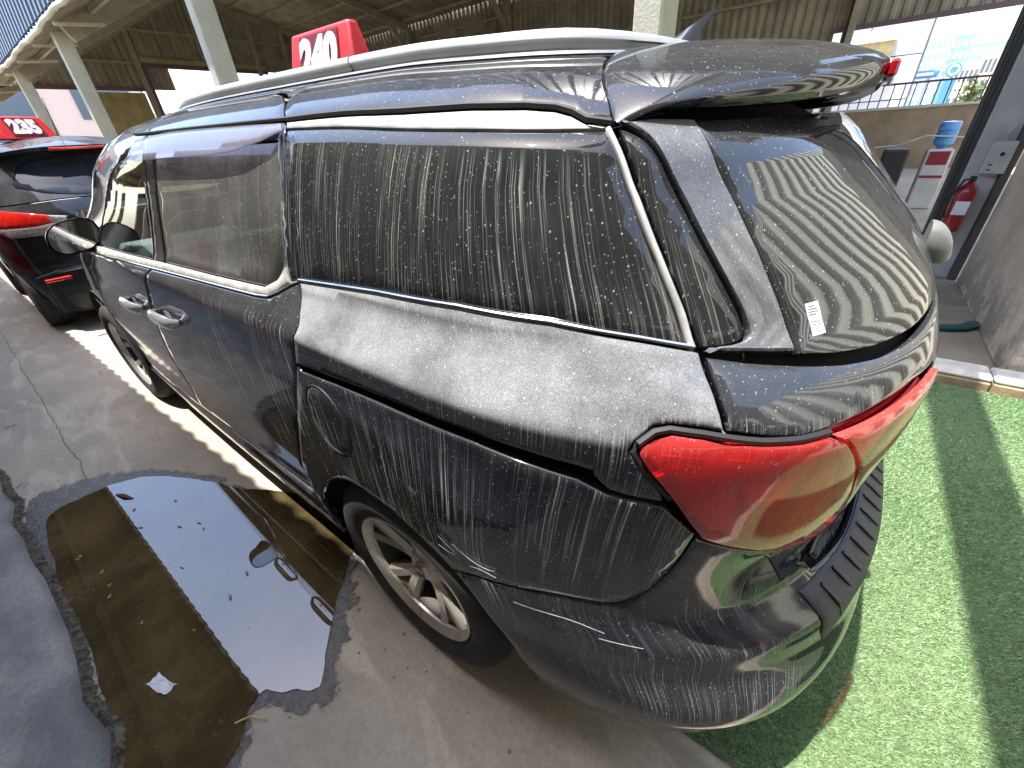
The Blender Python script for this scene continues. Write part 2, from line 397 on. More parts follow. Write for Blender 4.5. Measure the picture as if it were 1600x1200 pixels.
M_alloy=alloy(); M_barrel=simple('dull_rim_barrel',(.055,.05,.045),.7,.2); M_brake=simple('brake_iron',(.05,.04,.035),.75,.1)
M_rail=simple('satin_roof_rail',(.54,.55,.55),.38,.55,.08,8)
van_o=thing('black_van',(0,0,0),'black van with chalky rain streaks, parked beside the puddle and the turf','van')
def vp(name,poly,mat=M_paint,**k): return panel(name,poly,mat,van_o,**k)
BQ=[(-.7326,1.2801),(-.6602,1.2913),(-.5257,1.3074),(-.3405,1.3135),(-.0911,1.3082),(.2076,1.2924)]
SU=[(.3742,1.6531),(.2879,1.6038),(.2346,1.5135),(.2167,1.4144),(.2076,1.2924)]
SM=[(.2076,1.2924),(.1897,1.2543),(.168,1.2098),(.17,1.1639),(.1933,1.1095)]
SLO=[(.1933,1.1095),(.2026,1.09),(.2786,.9585),(.365,.80),(.4169,.71),(.452,.63),(.4658,.56),(.474,.515)]
TG=[(-.7384,1.2775),(-.737,1.2529),(-.738,1.228),(-.7465,1.2000),(-.7494,1.1930)]
LT=[(-.6272,1.1717),(-.6322,1.1814),(-.6524,1.1938),(-.6707,1.1978),(-.7153,1.1947),(-.7494,1.1894),(-.8057,1.1843),(-.8614,1.1806),(-.907,1.1828)]
LSP=[(-.907,1.1828),(-.9321,1.1691),(-.9527,1.1508),(-.992,1.1037),(-1.0859,.9668),(-1.1583,.8392)]
LBT=[(-1.1583,.8392),(-1.106,.8456),(-.9905,.8869),(-.9167,.9119),(-.8511,.9468),(-.7745,.9896),(-.7502,1.0157),(-.6855,1.1004),(-.6444,1.1482),(-.6272,1.1717)]
SEAM0=[(-.757,1.0),(-.746,.9185),(-.7196,.8307),(-.6782,.786),(-.6383,.7742),(-.5425,.7694),(-.415,.7331),(-.34,.7113),(-.2638,.6839)]
GU0=[(.1924,1.1125),(.05,1.1215),(-.12,1.132),(-.3136,1.1375),(-.5384,1.1295),(-.5652,1.119),(-.5945,1.0925),(-.6464,1.0830),(-.684,1.0790)]
SEAM=smooth(SEAM0,4); GU=smooth(GU0,2); LSP=smooth(LSP,3); LBT=smooth(LBT,3); SLO=smooth(SLO,3)
GL=[(.1807,1.0955),(.02,1.1080),(-.1341,1.1160),(-.3494,1.1195),(-.5443,1.1040),(-.5913,1.0850),(-.6464,1.0765),(-.6892,1.0673)]
AR=smooth([(.4557,.2717),(.4186,.4453),(.3502,.5913),(.219,.7161),(.0875,.7693),(-.0822,.7614),(-.2007,.7233),(-.2638,.6839)])
ARB=smooth([(-.2638,.6839),(-.3412,.5605),(-.3650,.4756),(-.3850,.3717),(-.39,.24)])
lampgap=[(-.6150,1.1725),(-.6215,1.1880),(-.6460,1.2040),(-.6690,1.2075),(-.7154,1.2045),(-.7494,1.1985)]
# rear quarter: upper shoulder, lower wing
vp('shoulder_panel',BQ[::-1]+[(-.7384,1.2790)]+TG[1:4]+lampgap[::-1]+[(-.632,1.150),(-.6750,1.0950)]+GU[::-1]+SM[::-1][1:-1],M_shoulder,side=1,step=.022)
quarter_fn=lambda u,v: .006*np.exp(-((v-.86)/.10)**2)*np.exp(-((u+.35)/.4)**2)
vp('rear_wing',GL+[(-.757,1.0)]+SEAM[1:]+AR[::-1][1:]+[(.474,.45)]+SLO[::-1][1:-1],side=1,step=.026,fn=quarter_fn)
# roof side band, window strip, quarter glass
DQ=[(.3023,1.6151),(.15,1.617),(-.0193,1.619),(-.2,1.6235),(-.35,1.6264),(-.5,1.6265),(-.5741,1.6231),(-.6093,1.6165),(-.6346,1.605),(-.6813,1.5990)]
RB=[(1.62,1.706),(1.2,1.716),(.8,1.724),(.44,1.728),(.1,1.73),(-.3,1.735),(-.62,1.742)]
JO=[(-.6859,1.742),(-.7205,1.7163),(-.7151,1.6723),(-.7001,1.6418),(-.6862,1.600)]
vp('roof_side_panel',DQ+JO[::-1]+[(-.62,1.742),(-.3,1.735),(.1,1.73),(.425,1.728),(.385,1.665),(.335,1.628)],side=1,step=.024)
vp('window_strip',[(.285,1.599),(.2990,1.6115),(.15,1.6130),(-.0193,1.6150),(-.2,1.6195),(-.35,1.6224),(-.5,1.6225),(-.57,1.6191),(-.605,1.6125),(-.632,1.601),(-.6737,1.5950),(-.4051,1.5965),(-.0659,1.5955)],M_strip,side=1,step=.03,gap=.0005,off=-.001)
QG=[(.2793,1.5960),(-.0659,1.5925),(-.4051,1.5935),(-.668,1.5920)]+[(-.6940,1.4950),(-.7110,1.3982),(-.7200,1.3258),(-.7250,1.2860)]+[(-.6602,1.2965),(-.5257,1.3125),(-.3405,1.3185),(-.0911,1.3132),(.2110,1.2980),(.2210,1.4144),(.2390,1.5135)]
vp('quarter_window',QG,M_glassP,side=1,step=.035,off=-.002,gap=.001)
vp('pillar_trim',[(-.668,1.594),(-.6790,1.5980),(-.7085,1.495),(-.7255,1.3982),(-.7345,1.3258),(-.7365,1.2830),(-.7265,1.2845),(-.7140,1.3982),(-.6960,1.495)],M_strip,side=1,gap=.0003,off=.001,step=.03)
skinline('belt_trim',[(u,v+.0035) for u,v in BQ],M_chrome,van_o,.0035,.000)
# tailgate: side window, pillar cover, rear window, lower panel
TRI=smooth([(-.7450,1.2835),(-.8007,1.2877),(-.8138,1.3056),(-.8031,1.3714),(-.7894,1.4317),(-.7728,1.4975),(-.7562,1.5456),(-.7400,1.5756),(-.7151,1.5911),(-.6950,1.5965)],3)
vp('tailgate_side_glass',TRI+[(-.7165,1.5012),(-.7325,1.4025),(-.7395,1.3196)],M_glassP,side=1,step=.03,off=-.004,gap=.001)
TGL=[(-.8435,1.5990),(-.8502,1.5316),(-.863,1.4685),(-.8723,1.4026),(-.8737,1.332),(-.8750,1.2680)]
PF=[(-.7400,1.2775)]+TRI[1:-1]+[(-.6950,1.5990),(-.76,1.603)]+TGL+[(-.7965,1.2742)]
vp('tailgate_pillar',PF,M_pil,side=1,step=.024,off=.004,fn=lambda u,v:.010*np.exp(-((u+.835)/.03)**2)*0)
RG=[(-.8760,1.2665),(-.945,1.2600),(-1.021,1.2560),(-1.15,1.2535),(-1.6,1.2520)]
rg=RG+[(-3.2-u,v) for u,v in RG[::-1][1:]]; tl=TGL[::-1][1:]
vp('rear_window',rg+[(-3.2-u,v) for u,v in tl]+[(-2.2,1.60),(-1.6,1.602),(-1.0,1.60)]+tl[::-1],M_glassR,step=.035,gap=.0015)
LTG=[(-.7520,1.2000),(-.8057,1.1935),(-.8614,1.1895),(-.907,1.1915),(-.9601,1.1945),(-1.0231,1.1975),(-1.12,1.1985),(-1.2400,1.1880),(-1.262,1.1500),(-1.215,1.00),(-1.19,.87),(-1.172,.835),(-1.12,.8350),(-1.095,.76),(-1.12,.722),(-1.25,.715),(-1.6,.715)]
TT=[(-1.6,1.2430),(-1.15,1.2445),(-1.021,1.2470),(-.945,1.2515),(-.875,1.2580),(-.7965,1.2665),(-.7425,1.2745),(-.741,1.2529),(-.742,1.228),(-.7495,1.2060)]
half=TT+LTG; vp('tailgate',half+[(-3.2-u,v) for u,v in half[::-1][1:-1]],step=.028)
# lamps
def lens(name,c,al):
    t=NT(name); m=dust_mask(t,.0,.04,.10,.35,False)
    a=t.mixs(al+.16,t.n('ShaderNodeBsdfTransparent',{0:(*c,1)}).outputs[0],t.bsdf((.95,c[1]*.35,c[2]*.35),.35,spec=.2))
    g=t.mixs(t.n('ShaderNodeFresnel',{0:1.5}).outputs[0],a,t.n('ShaderNodeBsdfGlossy',{0:(1,1,1,1),'Roughness':.02}).outputs[0])
    return t.done(t.mixs(m,g,t.bsdf((.5,.42,.40),.95,spec=.1)))
M_lens=lens('red_lens',(1.,.10,.10),.16); M_lensC=lens('pale_lens',(1.,.42,.36),.14)
M_lred=simple('lamp_red_reflector',(1.,.035,.04),.35,.0,.12,60); M_ldark=simple('lamp_dark_red',(.38,.006,.02),.3,.1); M_lsil=simple('lamp_silver',(.95,.62,.50),.3,.4,.1,30); M_lback=simple('lamp_housing',(.55,.012,.02),.4)
lamp_poly=LT+LSP[1:-1]+[LSP[-1]]+LBT[1:-1]
for sg in (1,-1):
    lo=panel('tail_lamp',lamp_poly,M_lens,van_o,gap=.002,off=.008,thick=.022,step=.03,bev=.006)
    if sg<0:
        lo.data.transform(__import__('mathutils').Matrix.Scale(-1,4,(0,1,0)));lo.data.flip_normals()
    def sub(name,poly,mat,off,**k):
        o=panel(name,poly,mat,lo,off=off,gap=.0008,thick=.004,bev=.0015,step=.03,**k)
        if sg<0: o.data.transform(__import__('mathutils').Matrix.Scale(-1,4,(0,1,0)));o.data.flip_normals()
        return o
    sub('lamp_housing',[(-.632,1.171),(-.67,1.193),(-.75,1.185),(-.905,1.178),(-.945,1.153),(-.988,1.100),(-1.08,.967),(-1.15,.842),(-1.1,.848),(-.99,.889),(-.85,.949),(-.752,1.018),(-.69,1.098)],M_lback,-.016)
    sub('stop_light',[(-.662,1.125),(-.70,1.150),(-.755,1.140),(-.795,1.085),(-.815,1.03),(-.825,.990),(-.785,.992),(-.745,1.035)],M_lred,-.010)
    sub('light_strip',[(-.665,1.176),(-.75,1.173),(-.90,1.165),(-.94,1.130),(-.87,1.110),(-.80,1.125),(-.74,1.160)],M_lred,-.012)
    sub('reflector',[(-.825,1.045),(-.90,1.030),(-.915,.925),(-.850,.960)],M_ldark,-.009)
    sub('side_reflector',[(-.80,1.100),(-.89,1.095),(-.90,1.040),(-.825,1.055)],M_lred,-.011)
    sub('reversing_light',[(-.925,1.095),(-.985,1.080),(-1.10,.905),(-1.125,.862),(-1.05,.878),(-.93,.915),(-.915,1.03)],M_lsil,-.010)
    for ln in ([(-.655,1.130),(-.70,1.155),(-.76,1.145),(-.80,1.09),(-.822,1.03),(-.83,.985)],[(-.82,1.052),(-.905,1.035),(-.92,.915)],[(-.92,1.13),(-.915,1.03),(-.925,.915)],[(-.66,1.168),(-.78,1.158),(-.90,1.148),(-.955,1.105)]):
        q_=np.array(smooth(ln,3));p3_=(wrapP(van,q_[:,0],q_[:,1])-wrapN(van,q_[:,0],q_[:,1])*.007)*[1,sg,1]
        MB().tube(p3_,.0022,5).build('chamber_rib',M_ldark,lo)
    for k in range(9):
        u0=-.945-.019*k; q_=np.array([(u0,1.075-.021*k),(u0-.004,.93-.006*k)]);p3_=(wrapP(van,q_[:,0],q_[:,1])-wrapN(van,q_[:,0],q_[:,1])*.006)*[1,sg,1]
        MB().tube(p3_,.0016,5).build('prism_rib',M_lred,lo)
    for k in range(6):
        b_=MB(); u0=-.675-.014*k; v0=1.128-.003*k; p=wrapP(van,[u0],[v0])[0]*[1,sg,1]
        n=wrapN(van,[u0],[v0])[0]*[1,sg,1]; q=p-n*.006
        b_.lathe([(.0,0),(.0035,.0015),(.004,.004)],10,'y',q); b_.build('led',M_lsil,lo)
    LI=[(-.911,1.1828),(-.9601,1.1856),(-1.0231,1.1888),(-1.12,1.1900),(-1.235,1.1800),(-1.252,1.1500),(-1.205,1.0),(-1.180,.87),(-1.162,.843),(-1.0900,.9690),(-.996,1.1057),(-.9560,1.1540),(-.9350,1.1721)]
    panel('lamp_back',[(-.918,1.176),(-1.12,1.183),(-1.23,1.172),(-1.244,1.15),(-1.198,1.0),(-1.175,.875),(-1.160,.855),(-1.098,.969),(-1.003,1.106),(-.962,1.15)],M_lback,van_o,off=-.018,gap=.001,thick=.006,step=.04,side=1 if sg>0 else 0) if sg>0 else None
    panel('lamp_backing',LI,M_lback,van_o,gap=.0015,off=-.018,thick=.004,step=.04,side=1) if sg>0 else None
    li=panel('tailgate_lamp',LI,M_lensC,van_o,gap=.0015,off=.008,thick=.012,step=.03,bev=.004)
    lj=panel('light_strip',[(-.93,1.175),(-1.2,1.175),(-1.22,1.14),(-1.0,1.125),(-.96,1.14)],M_lred,li,off=-.010,gap=.0008,thick=.004,bev=.0015)
    lk=panel('lamp_housing',[(-1.005,1.115),(-1.22,1.13),(-1.19,1.0),(-1.165,.87),(-1.10,.965)],M_lsil,li,off=-.012,gap=.0008,thick=.004,bev=.0015)
    if sg<0:
        for o in (li,lj,lk): o.data.transform(__import__('mathutils').Matrix.Scale(-1,4,(0,1,0)));o.data.flip_normals()
skinline('lamp_gasket',[(-.69,1.088),(-.632,1.150),(-.6190,1.1725),(-.6255,1.1855),(-.6480,1.1995),(-.6690,1.2030),(-.7154,1.1995),(-.80,1.190),(-.86,1.186),(-.907,1.188)],M_black,van_o,.006,-.004)
# rear bumper with recessed corners, ribbed step pad
def bump_fn(u,v):
    c=np.exp(-((u+.98)/.17)**2)*np.exp(-((v-.70)/.075)**2)*.030
    c2=np.exp(-((u+.80)/.20)**2)*np.exp(-((v-.44)/.05)**2)*.006
    return -c*.40+c2
BH=[(-.766,.985),(-.8511,.940),(-.9167,.905),(-.9905,.880),(-1.088,.840),(-1.086,.76),(-1.110,.712),(-1.25,.705),(-1.6,.705)]
bl=[(u,v) for u,v in BH]
left=SEAM[::-1]+[(-.762,.992)]+bl
bump_poly=ARB[::-1]+left[1:]   # bottom rear of arch -> up -> seam -> centre top
hb=[(-.39,.235),(-.6,.205),(-.9,.20),(-1.6,.20)]
halfb=hb[::-1]+ARB[::-1][1:]+left[1:]
vp('rear_bumper',halfb+[(-3.2-u,v) for u,v in halfb[::-1][1:-1]],step=.024,fn=bump_fn)
PD=[(-1.045,.700),(-1.12,.703),(-1.25,.702),(-1.6,.702)]; PO=[(-1.6,.655),(-1.35,.655),(-1.22,.650),(-1.15,.632),(-1.105,.595),(-1.062,.565),(-1.046,.60),(-1.040,.65)]
pdp=PD+[(-3.2-u,v) for u,v in PD[::-1][1:]]+[(-3.2-u,v) for u,v in PO[::-1][:-1]]+PO
pad=vp('step_pad',pdp,M_plast,off=.004,gap=0.0,thick=.006,step=.02,fn=bump_fn)
for k in range(20):
    uu=-1.098-.0516*k
    P0=[(uu,.698-.002),(uu-.003,.690),(uu-.004,.672),(uu-.003,.6615)]
    if k in(0,19): P0=[(uu,.692),(uu-.002,.66),(uu-.002,.625)]
    q=np.array([p for p in P0]);p3=wrapP(van,q[:,0],q[:,1])+wrapN(van,q[:,0],q[:,1])*(.0060+bump_fn(np.where(q[:,0]<-1.6,-3.2-q[:,0],q[:,0]),q[:,1])[:,None])
    MB().tube(p3,[.004]+[.0085]*(len(p3)-2)+[.004],8,sq=(1,.45)).build('rib',M_plast,pad)
# doors
DB=[(.474,.515),(.5356,.500),(1.0,.465),(1.58,.43)]
BG=[(1.2668,1.2324),(1.3244,1.1456),(1.3619,1.0685),(1.4105,.9912),(1.4600,.8864),(1.4902,.7673),(1.5495,.6124),(1.60,.50),(1.62,.428)]
MLo=[(2.36,1.1634),(1.75,1.196),(1.2647,1.2104),(.6992,1.2278),(.4042,1.2377),(.3434,1.2429),(.2977,1.2585),(.2426,1.2823),(.2105,1.2920)]
vp('sliding_door',[(.2125,1.2890),(.2426,1.2795),(.2977,1.2558),(.3434,1.2402),(.4042,1.2350),(.6992,1.2250),(1.262,1.2080)]+BG[1:]+DB[::-1]+SLO[::-1][1:]+SM[::-1][1:],side=1,step=.028,
   fn=lambda u,v:-.010*np.exp(-((v-.55)/.10)**2))
vp('front_door',[(1.270,1.2080),(1.75,1.1935),(2.3141,1.1600),(2.427,1.0801),(2.5093,.9835),(2.60,.80),(2.66,.62),(2.665,.47),(2.62,.36),(1.62,.42)]+BG[::-1][1:-1],side=1,step=.032,fn=lambda u,v:-.010*np.exp(-((v-.55)/.10)**2))
# frames above the belt
SG=[(1.1147,1.5602),(.7894,1.5690),(.5385,1.5720),(.2999,1.574),(.275,1.4759),(.2700,1.3574),(.2800,1.3204),(.3151,1.2834),(.3629,1.262),(.6876,1.2520),(1.1359,1.2410),(1.1213,1.4203)]
FG=[(1.2747,1.5780),(1.5434,1.5760),(1.80,1.5474),(2.0063,1.4873),(2.20,1.4002),(2.27,1.3305),(2.24,1.205),(2.0772,1.2150),(1.6708,1.226),(1.2843,1.2370),(1.2701,1.3956)]
def frame(name,outer,inner,mat,**k):
    # ring between two outlines, cut into two C-shaped halves that meet edge to edge
    o=np.array(outer);i=np.array(inner)
    return o,i
vp('door_frame',[(.2150,1.2950),(.2150,1.4144),(.2346,1.5135),(.2879,1.6038),(.3742,1.6531),(.4407,1.6734),(.5107,1.6851),(.9906,1.690),(1.30,1.687),(1.40,1.665),(1.37,1.625),(1.215,1.5617),(1.215,1.4175),(1.262,1.2324),(1.262,1.2200)]+[(1.14,1.2240)]+[(1.1359,1.2410),(1.1213,1.4203),(1.1147,1.5602),(.7894,1.5690),(.5385,1.5720),(.2999,1.574),(.275,1.4759),(.2700,1.3574),(.2800,1.3204),(.3151,1.2834),(.3000,1.2680),(.2426,1.2870)],side=1,step=.024)
vp('sliding_window',SG,M_glassS,side=1,off=-.003,gap=.0008,step=.04)
vp('a_pillar',[(1.270,1.2324),(1.222,1.4175),(1.222,1.5617),(1.378,1.625),(1.408,1.665),(1.62,1.700),(1.95,1.70),(2.2902,1.640),(2.5585,1.549),(2.6357,1.4423),(2.68,1.3617),(2.66,1.2816),(2.50,1.165),(2.3141,1.1650),(2.24,1.2020),(2.27,1.3305),(2.20,1.4002),(2.0063,1.4873),(1.80,1.5474),(1.5434,1.5760),(1.2747,1.5780),(1.2701,1.3956),(1.2843,1.2370)],side=1,step=.03)
vp('front_window',FG,M_glassF,side=1,off=-.003,gap=.0008,step=.05)
vp('window_molding',[(2.30,1.1660),(1.75,1.1985),(1.2647,1.2135),(.6992,1.2300),(.4042,1.2400),(.3434,1.2450),(.2977,1.2610),(.2426,1.2850),(.2577,1.3200),(.3022,1.2835),(.3629,1.2600),(.6876,1.2495),(1.1359,1.2390),(1.6708,1.2230),(2.0772,1.2120),(2.24,1.2020)],M_mold,side=1,gap=.0003,off=.006,thick=.012,step=.03)
skinline('chrome_strip',MLo,M_chromeC,van_o,.003,.001)
skinline('drip_rail',[(1.95,1.640),(1.66,1.625),(1.3436,1.620),(1.0,1.616),(.6,1.6145),(.3023,1.6135)]+[(u,v-.001) for u,v in DQ[1:]],M_black,van_o,.0055,.0015)
# rain visor over the sliding window
def visor_mat():
    t=NT('smoke_visor'); g=t.bsdf((.30,.29,.36),.15,coat=.5); tr=t.n('ShaderNodeBsdfTransparent',{0:(.62,.60,.72,1)}).outputs[0]; return t.done(t.mixs(.45,tr,g))
vis=[(1.40,1.600),(.9951,1.6085),(.6977,1.6070),(.4659,1.6045),(.2953,1.6018),(.262,1.585),(.34,1.565),(.47,1.548),(.62,1.541),(.95,1.536),(1.25,1.533),(1.38,1.540)]
vp('rain_visor',vis,visor_mat(),side=1,off=.010,gap=0,thick=.003,step=.03,fn=lambda u,v:.018*np.clip((1.60-v)/.06,0,1))
# sill, wings, nose
va=lambda x,v:(uofx(van,x,v),v)
arcf=[va(3.06+.42*math.cos(a),.365+.42*math.sin(a)) for a in np.linspace(math.radians(162),math.radians(-20),22)]
vp('sill',[(.474,.507),(.5356,.492),(1.0,.457),(1.6,.415),(2.62,.352),va(2.69,.30),va(2.72,.22),(1.6,.235),(.9,.245),(.4480,.262),(.4300,.40)],side=1,step=.03,fn=lambda u,v:.004-.016*np.exp(-((v-.40)/.03)**2))
ff=[(2.3141,1.1620),(2.427,1.0861),(2.5133,.9835),(2.605,.80),(2.665,.62),(uofx(van,2.66,.495),.495)]
vp('front_wing',ff[::-1]+[(2.42,1.158),(2.7,1.150),(3.2,1.125),(3.5,1.118),(3.5,.20)]+[arcf[-1]]+arcf[::-1][1:],side=1,step=.035)
vp('front_bumper',[(3.502,.20),(3.502,.70),(5.298,.70),(5.298,.20)],step=.06)
vp('grille',[(3.502,.70),(3.502,1.118),(4.4,1.10),(5.298,1.118),(5.298,.70)],M_black,step=.06)
vp('bonnet',[(2.505,1.163),(2.7,1.155),(3.2,1.130),(3.5,1.122),(4.4,1.108),(5.3,1.122),(5.6,1.130),(6.1,1.155),(6.295,1.163),(6.15,1.285),(5.6,1.30),(4.4,1.305),(3.2,1.30),(2.65,1.285)],step=.05)
vp('windscreen',[(2.665,1.288),(3.2,1.304),(4.4,1.309),(5.6,1.304),(6.135,1.288),(6.12,1.3617),(6.164,1.4423),(6.24,1.549),(6.51,1.640),(5.9,1.695),(4.4,1.70),(2.9,1.695),(2.2902,1.642),(2.5585,1.551),(2.6377,1.4423),(2.682,1.3617)],M_glassF,step=.07)
# roof
us=np.r_[np.linspace(-1.6,-.62,26),np.linspace(-.58,1.2,32),np.linspace(1.28,2.75,22),np.linspace(2.8,4.4,20)]; vs=np.array([1.728,1.75,1.78,1.82,1.88,1.95,2.02,2.0999])
V_=[];F_=[]
for v_ in vs:
    p=wrapP(van,us,np.full(len(us),v_)); V_+=list(p)
n_=len(us)
for i in range(len(vs)-1):
    for j in range(n_-1): F_.append((i*n_+j+1,i*n_+j,(i+1)*n_+j,(i+1)*n_+j+1))
base=len(V_); V_+= [(p[0],-p[1],p[2]) for p in V_]; F_+=[tuple(base+i for i in q[::-1]) for q in F_[:]]
mobj('roof',V_,F_,M_paint,van_o)
vp('roof_edge',[(.43,1.727),(.8,1.727),(1.2,1.727),(1.62,1.727),(1.95,1.727),(1.95,1.702),(1.62,1.702),(1.41,1.669),(1.31,1.690),(.9906,1.693),(.5107,1.688),(.4437,1.677),(.39,1.664)],side=1,gap=.001)
# rails
for sg in (1,-1):
    xs=np.linspace(-.52,1.62,48); pr=[]
    for i,x in enumerate(xs):
        u=x if x>-.1 else None
        t=(x+.52)/2.14; vv=1.76
        uu=uofx(van,x,vv) if x<-.1 else (x if x<1.2 else uofx(van,x,vv))
        p=van.P(uu,vv)[0]
        e=min(1,min(t,1-t)/.13); e=math.sin(e*math.pi/2)
        pr.append((p[0],p[1]*sg,p[2]-.006+.052*e))
    prof=[(-.026,-.004),(-.026,.030),(-.016,.050),(-.002,.058),(.010,.055),(.017,.045),(.019,.033),(.011,.027),(.009,.012),(.013,.006),(.026,.003),(.028,-.004)]
    V_=[];F_=[];m_=len(prof)
    for i,x in enumerate(xs):
        t=i/47; vv=1.758; uu=uofx(van,x,vv) if (x<-.1 or x>1.2) else x
        p=van.P(uu,vv)[0]; e=min(1.,(min(t,1-t)/.12)); e=math.sin(e*math.pi/2)**.8
        for dy,dz in prof: V_.append((p[0],(p[1]+dy*(.55+.45*e))*sg,p[2]+max(-.004,.64*dz*(.12+.88*e))))
    for i in range(47):
        for j in range(m_-1): F_.append((i*m_+j,(i+1)*m_+j,(i+1)*m_+j+1,i*m_+j+1) if sg>0 else (i*m_+j,i*m_+j+1,(i+1)*m_+j+1,(i+1)*m_+j))
    F_+=[tuple(range(m_)),tuple(47*m_+j for j in range(m_))[::-1]]
    rail=mobj('roof_rail',V_,F_,M_rail,van_o,angle=45)
    for xx in (.30,):
        i=int((xx+.52)/2.14*47); q=V_[i*m_:(i+1)*m_]
        MB().tube([(a_[0],a_[1]*1.0,a_[2]+.0005) for a_ in q[1:-1]],.0018,5).build('rail_joint',M_black,rail)
# dark inner shell closing the gaps
U_=np.linspace(-1.6,4.4,150);Vv=np.r_[np.linspace(.24,1.72,56),np.linspace(1.76,2.0999,8)]
sv=[];sf=[]
for v_ in Vv: sv+=list(wrapP(van,U_,np.full(150,v_))-wrapN(van,U_,np.full(150,v_))*.034)
sv=np.array(sv);px=sv[:,0].reshape(len(Vv),150);pz=sv[:,2].reshape(len(Vv),150)
for i in range(len(Vv)-1):
    for j in range(149):
        x=px[i,j];z=pz[i,j];v_=Vv[i];u_=U_[j]
        if (x**2+(z-.365)**2)**.5<.47 or ((x-3.06)**2+(z-.365)**2)**.5<.47: continue
        if 1.18<v_<1.60 and .24<u_<2.30: continue
        if 1.29<v_<1.66 and u_>2.5: continue
        sf.append((i*150+j,i*150+j+1,(i+1)*150+j+1,(i+1)*150+j))
base=len(sv); sv=list(sv)+[(p[0],-p[1],p[2]) for p in sv]; sf+=[tuple(base+i for i in q[::-1]) for q in sf[:]]
mobj('inner_shell',sv,sf,M_void,van_o)
MB().box((-.60,-.80,.24),(3.7,.80,.27)).box((.47,-.915,.262),(2.60,.915,.30)).build('floor_pan',M_void,van_o)
M_liner=simple('wheel_liner',(.02,.019,.018),.9,0,.3,20,bump=.3,bs=60)
for cx in (0,3.06):
    for sg in (1,-1):
        b=MB(); n=30; v=[];f=[]
        for k in range(n+1):
            a=math.radians(5+170*k/n)
            for r,y in ((.475,.55),(.475,.955)): v.append((cx+r*math.cos(a),sg*y,.365+r*math.sin(a)))
        for k in range(n): f.append((2*k,2*k+1,2*k+3,2*k+2))
        b.add(v,f); b.add([(cx-.42,sg*.55,.32),(cx+.42,sg*.55,.32),(cx+.42,sg*.55,.85),(cx-.42,sg*.55,.85)],[(0,1,2,3)])
        b.build('wheel_arch_liner',M_liner,van_o)
for sg in (1,-1):
    pts=[];
    q=np.array(AR);p=wrapP(van,q[:,0],q[:,1])-wrapN(van,q[:,0],q[:,1])*.006
    MB().tube([(a[0],a[1]*sg,a[2]) for a in p],.006,6).build('arch_lip',M_paint,van_o)
# fuel flap
c=(.1111,.972)
fl=[(c[0]+.088*math.cos(a)*1.0+.0*math.sin(a),c[1]+.100*math.sin(a)) for a in np.linspace(0,2*math.pi,40,endpoint=False)]
panel('fuel_flap',fl,M_paint,van_o,off=.0025,gap=.001,thick=.004,estep=.008,fn=quarter_fn)
skinline('fuel_flap_gap',[(c[0]+.0905*math.cos(a),c[1]+.1025*math.sin(a)) for a in np.linspace(0,2*math.pi,50)],M_black,van_o,.0022,.001,side=0,sq=(1,.6))
# handles
def handle(u0,u1,v0,v1):
    cu=(u0+u1)/2;L=abs(u0-u1)/2;cv=(v0+v1)/2
    for sg in (1,-1):
        e=[(cu+L*.62*math.cos(a),cv+.012+.030*math.sin(a)) for a in np.linspace(0,2*math.pi,28,endpoint=False)]
        ring=np.array(e);p3=wrapP(van,ring[:,0],ring[:,1])+wrapN(van,ring[:,0],ring[:,1])*-.004
        p=[(a[0],a[1]*sg,a[2]) for a in p3]
        cup=mobj('handle_cup',p+[tuple(np.mean(p,0)+np.array([0,.008*sg,0]))],[(i,(i+1)%28,28) for i in range(28)],M_chromeC,van_o)
        t=np.linspace(-1,1,15);pts=[]
        for s_ in t:
            uu=cu+L*s_;vv=cv-.004*s_;p_=van.P(uu,vv)[0];n_=van.N(uu,vv)[0];h=.030*(1-s_**6)+.002
            q=p_+n_*h;pts.append((q[0],q[1]*sg,q[2]))
        h=MB().tube(pts,[.009+.013*(1-abs(s_)**4) for s_ in t],12,sq=(.7,1.25)).build('door_handle',M_chromeC,van_o)
        ks=van.P(cu+.02,cv-.045)[0]+van.N(cu+.02,cv-.045)[0]*.004
        MB().lathe([(0,.004),(.010,.003),(.011,-.002)],16,'y',(ks[0],ks[1]*sg,ks[2])).build('lock_cover',M_chromeC,h)
handle(1.3376,1.0787,1.028,1.036); handle(1.745,1.5137,.9956,1.0101)
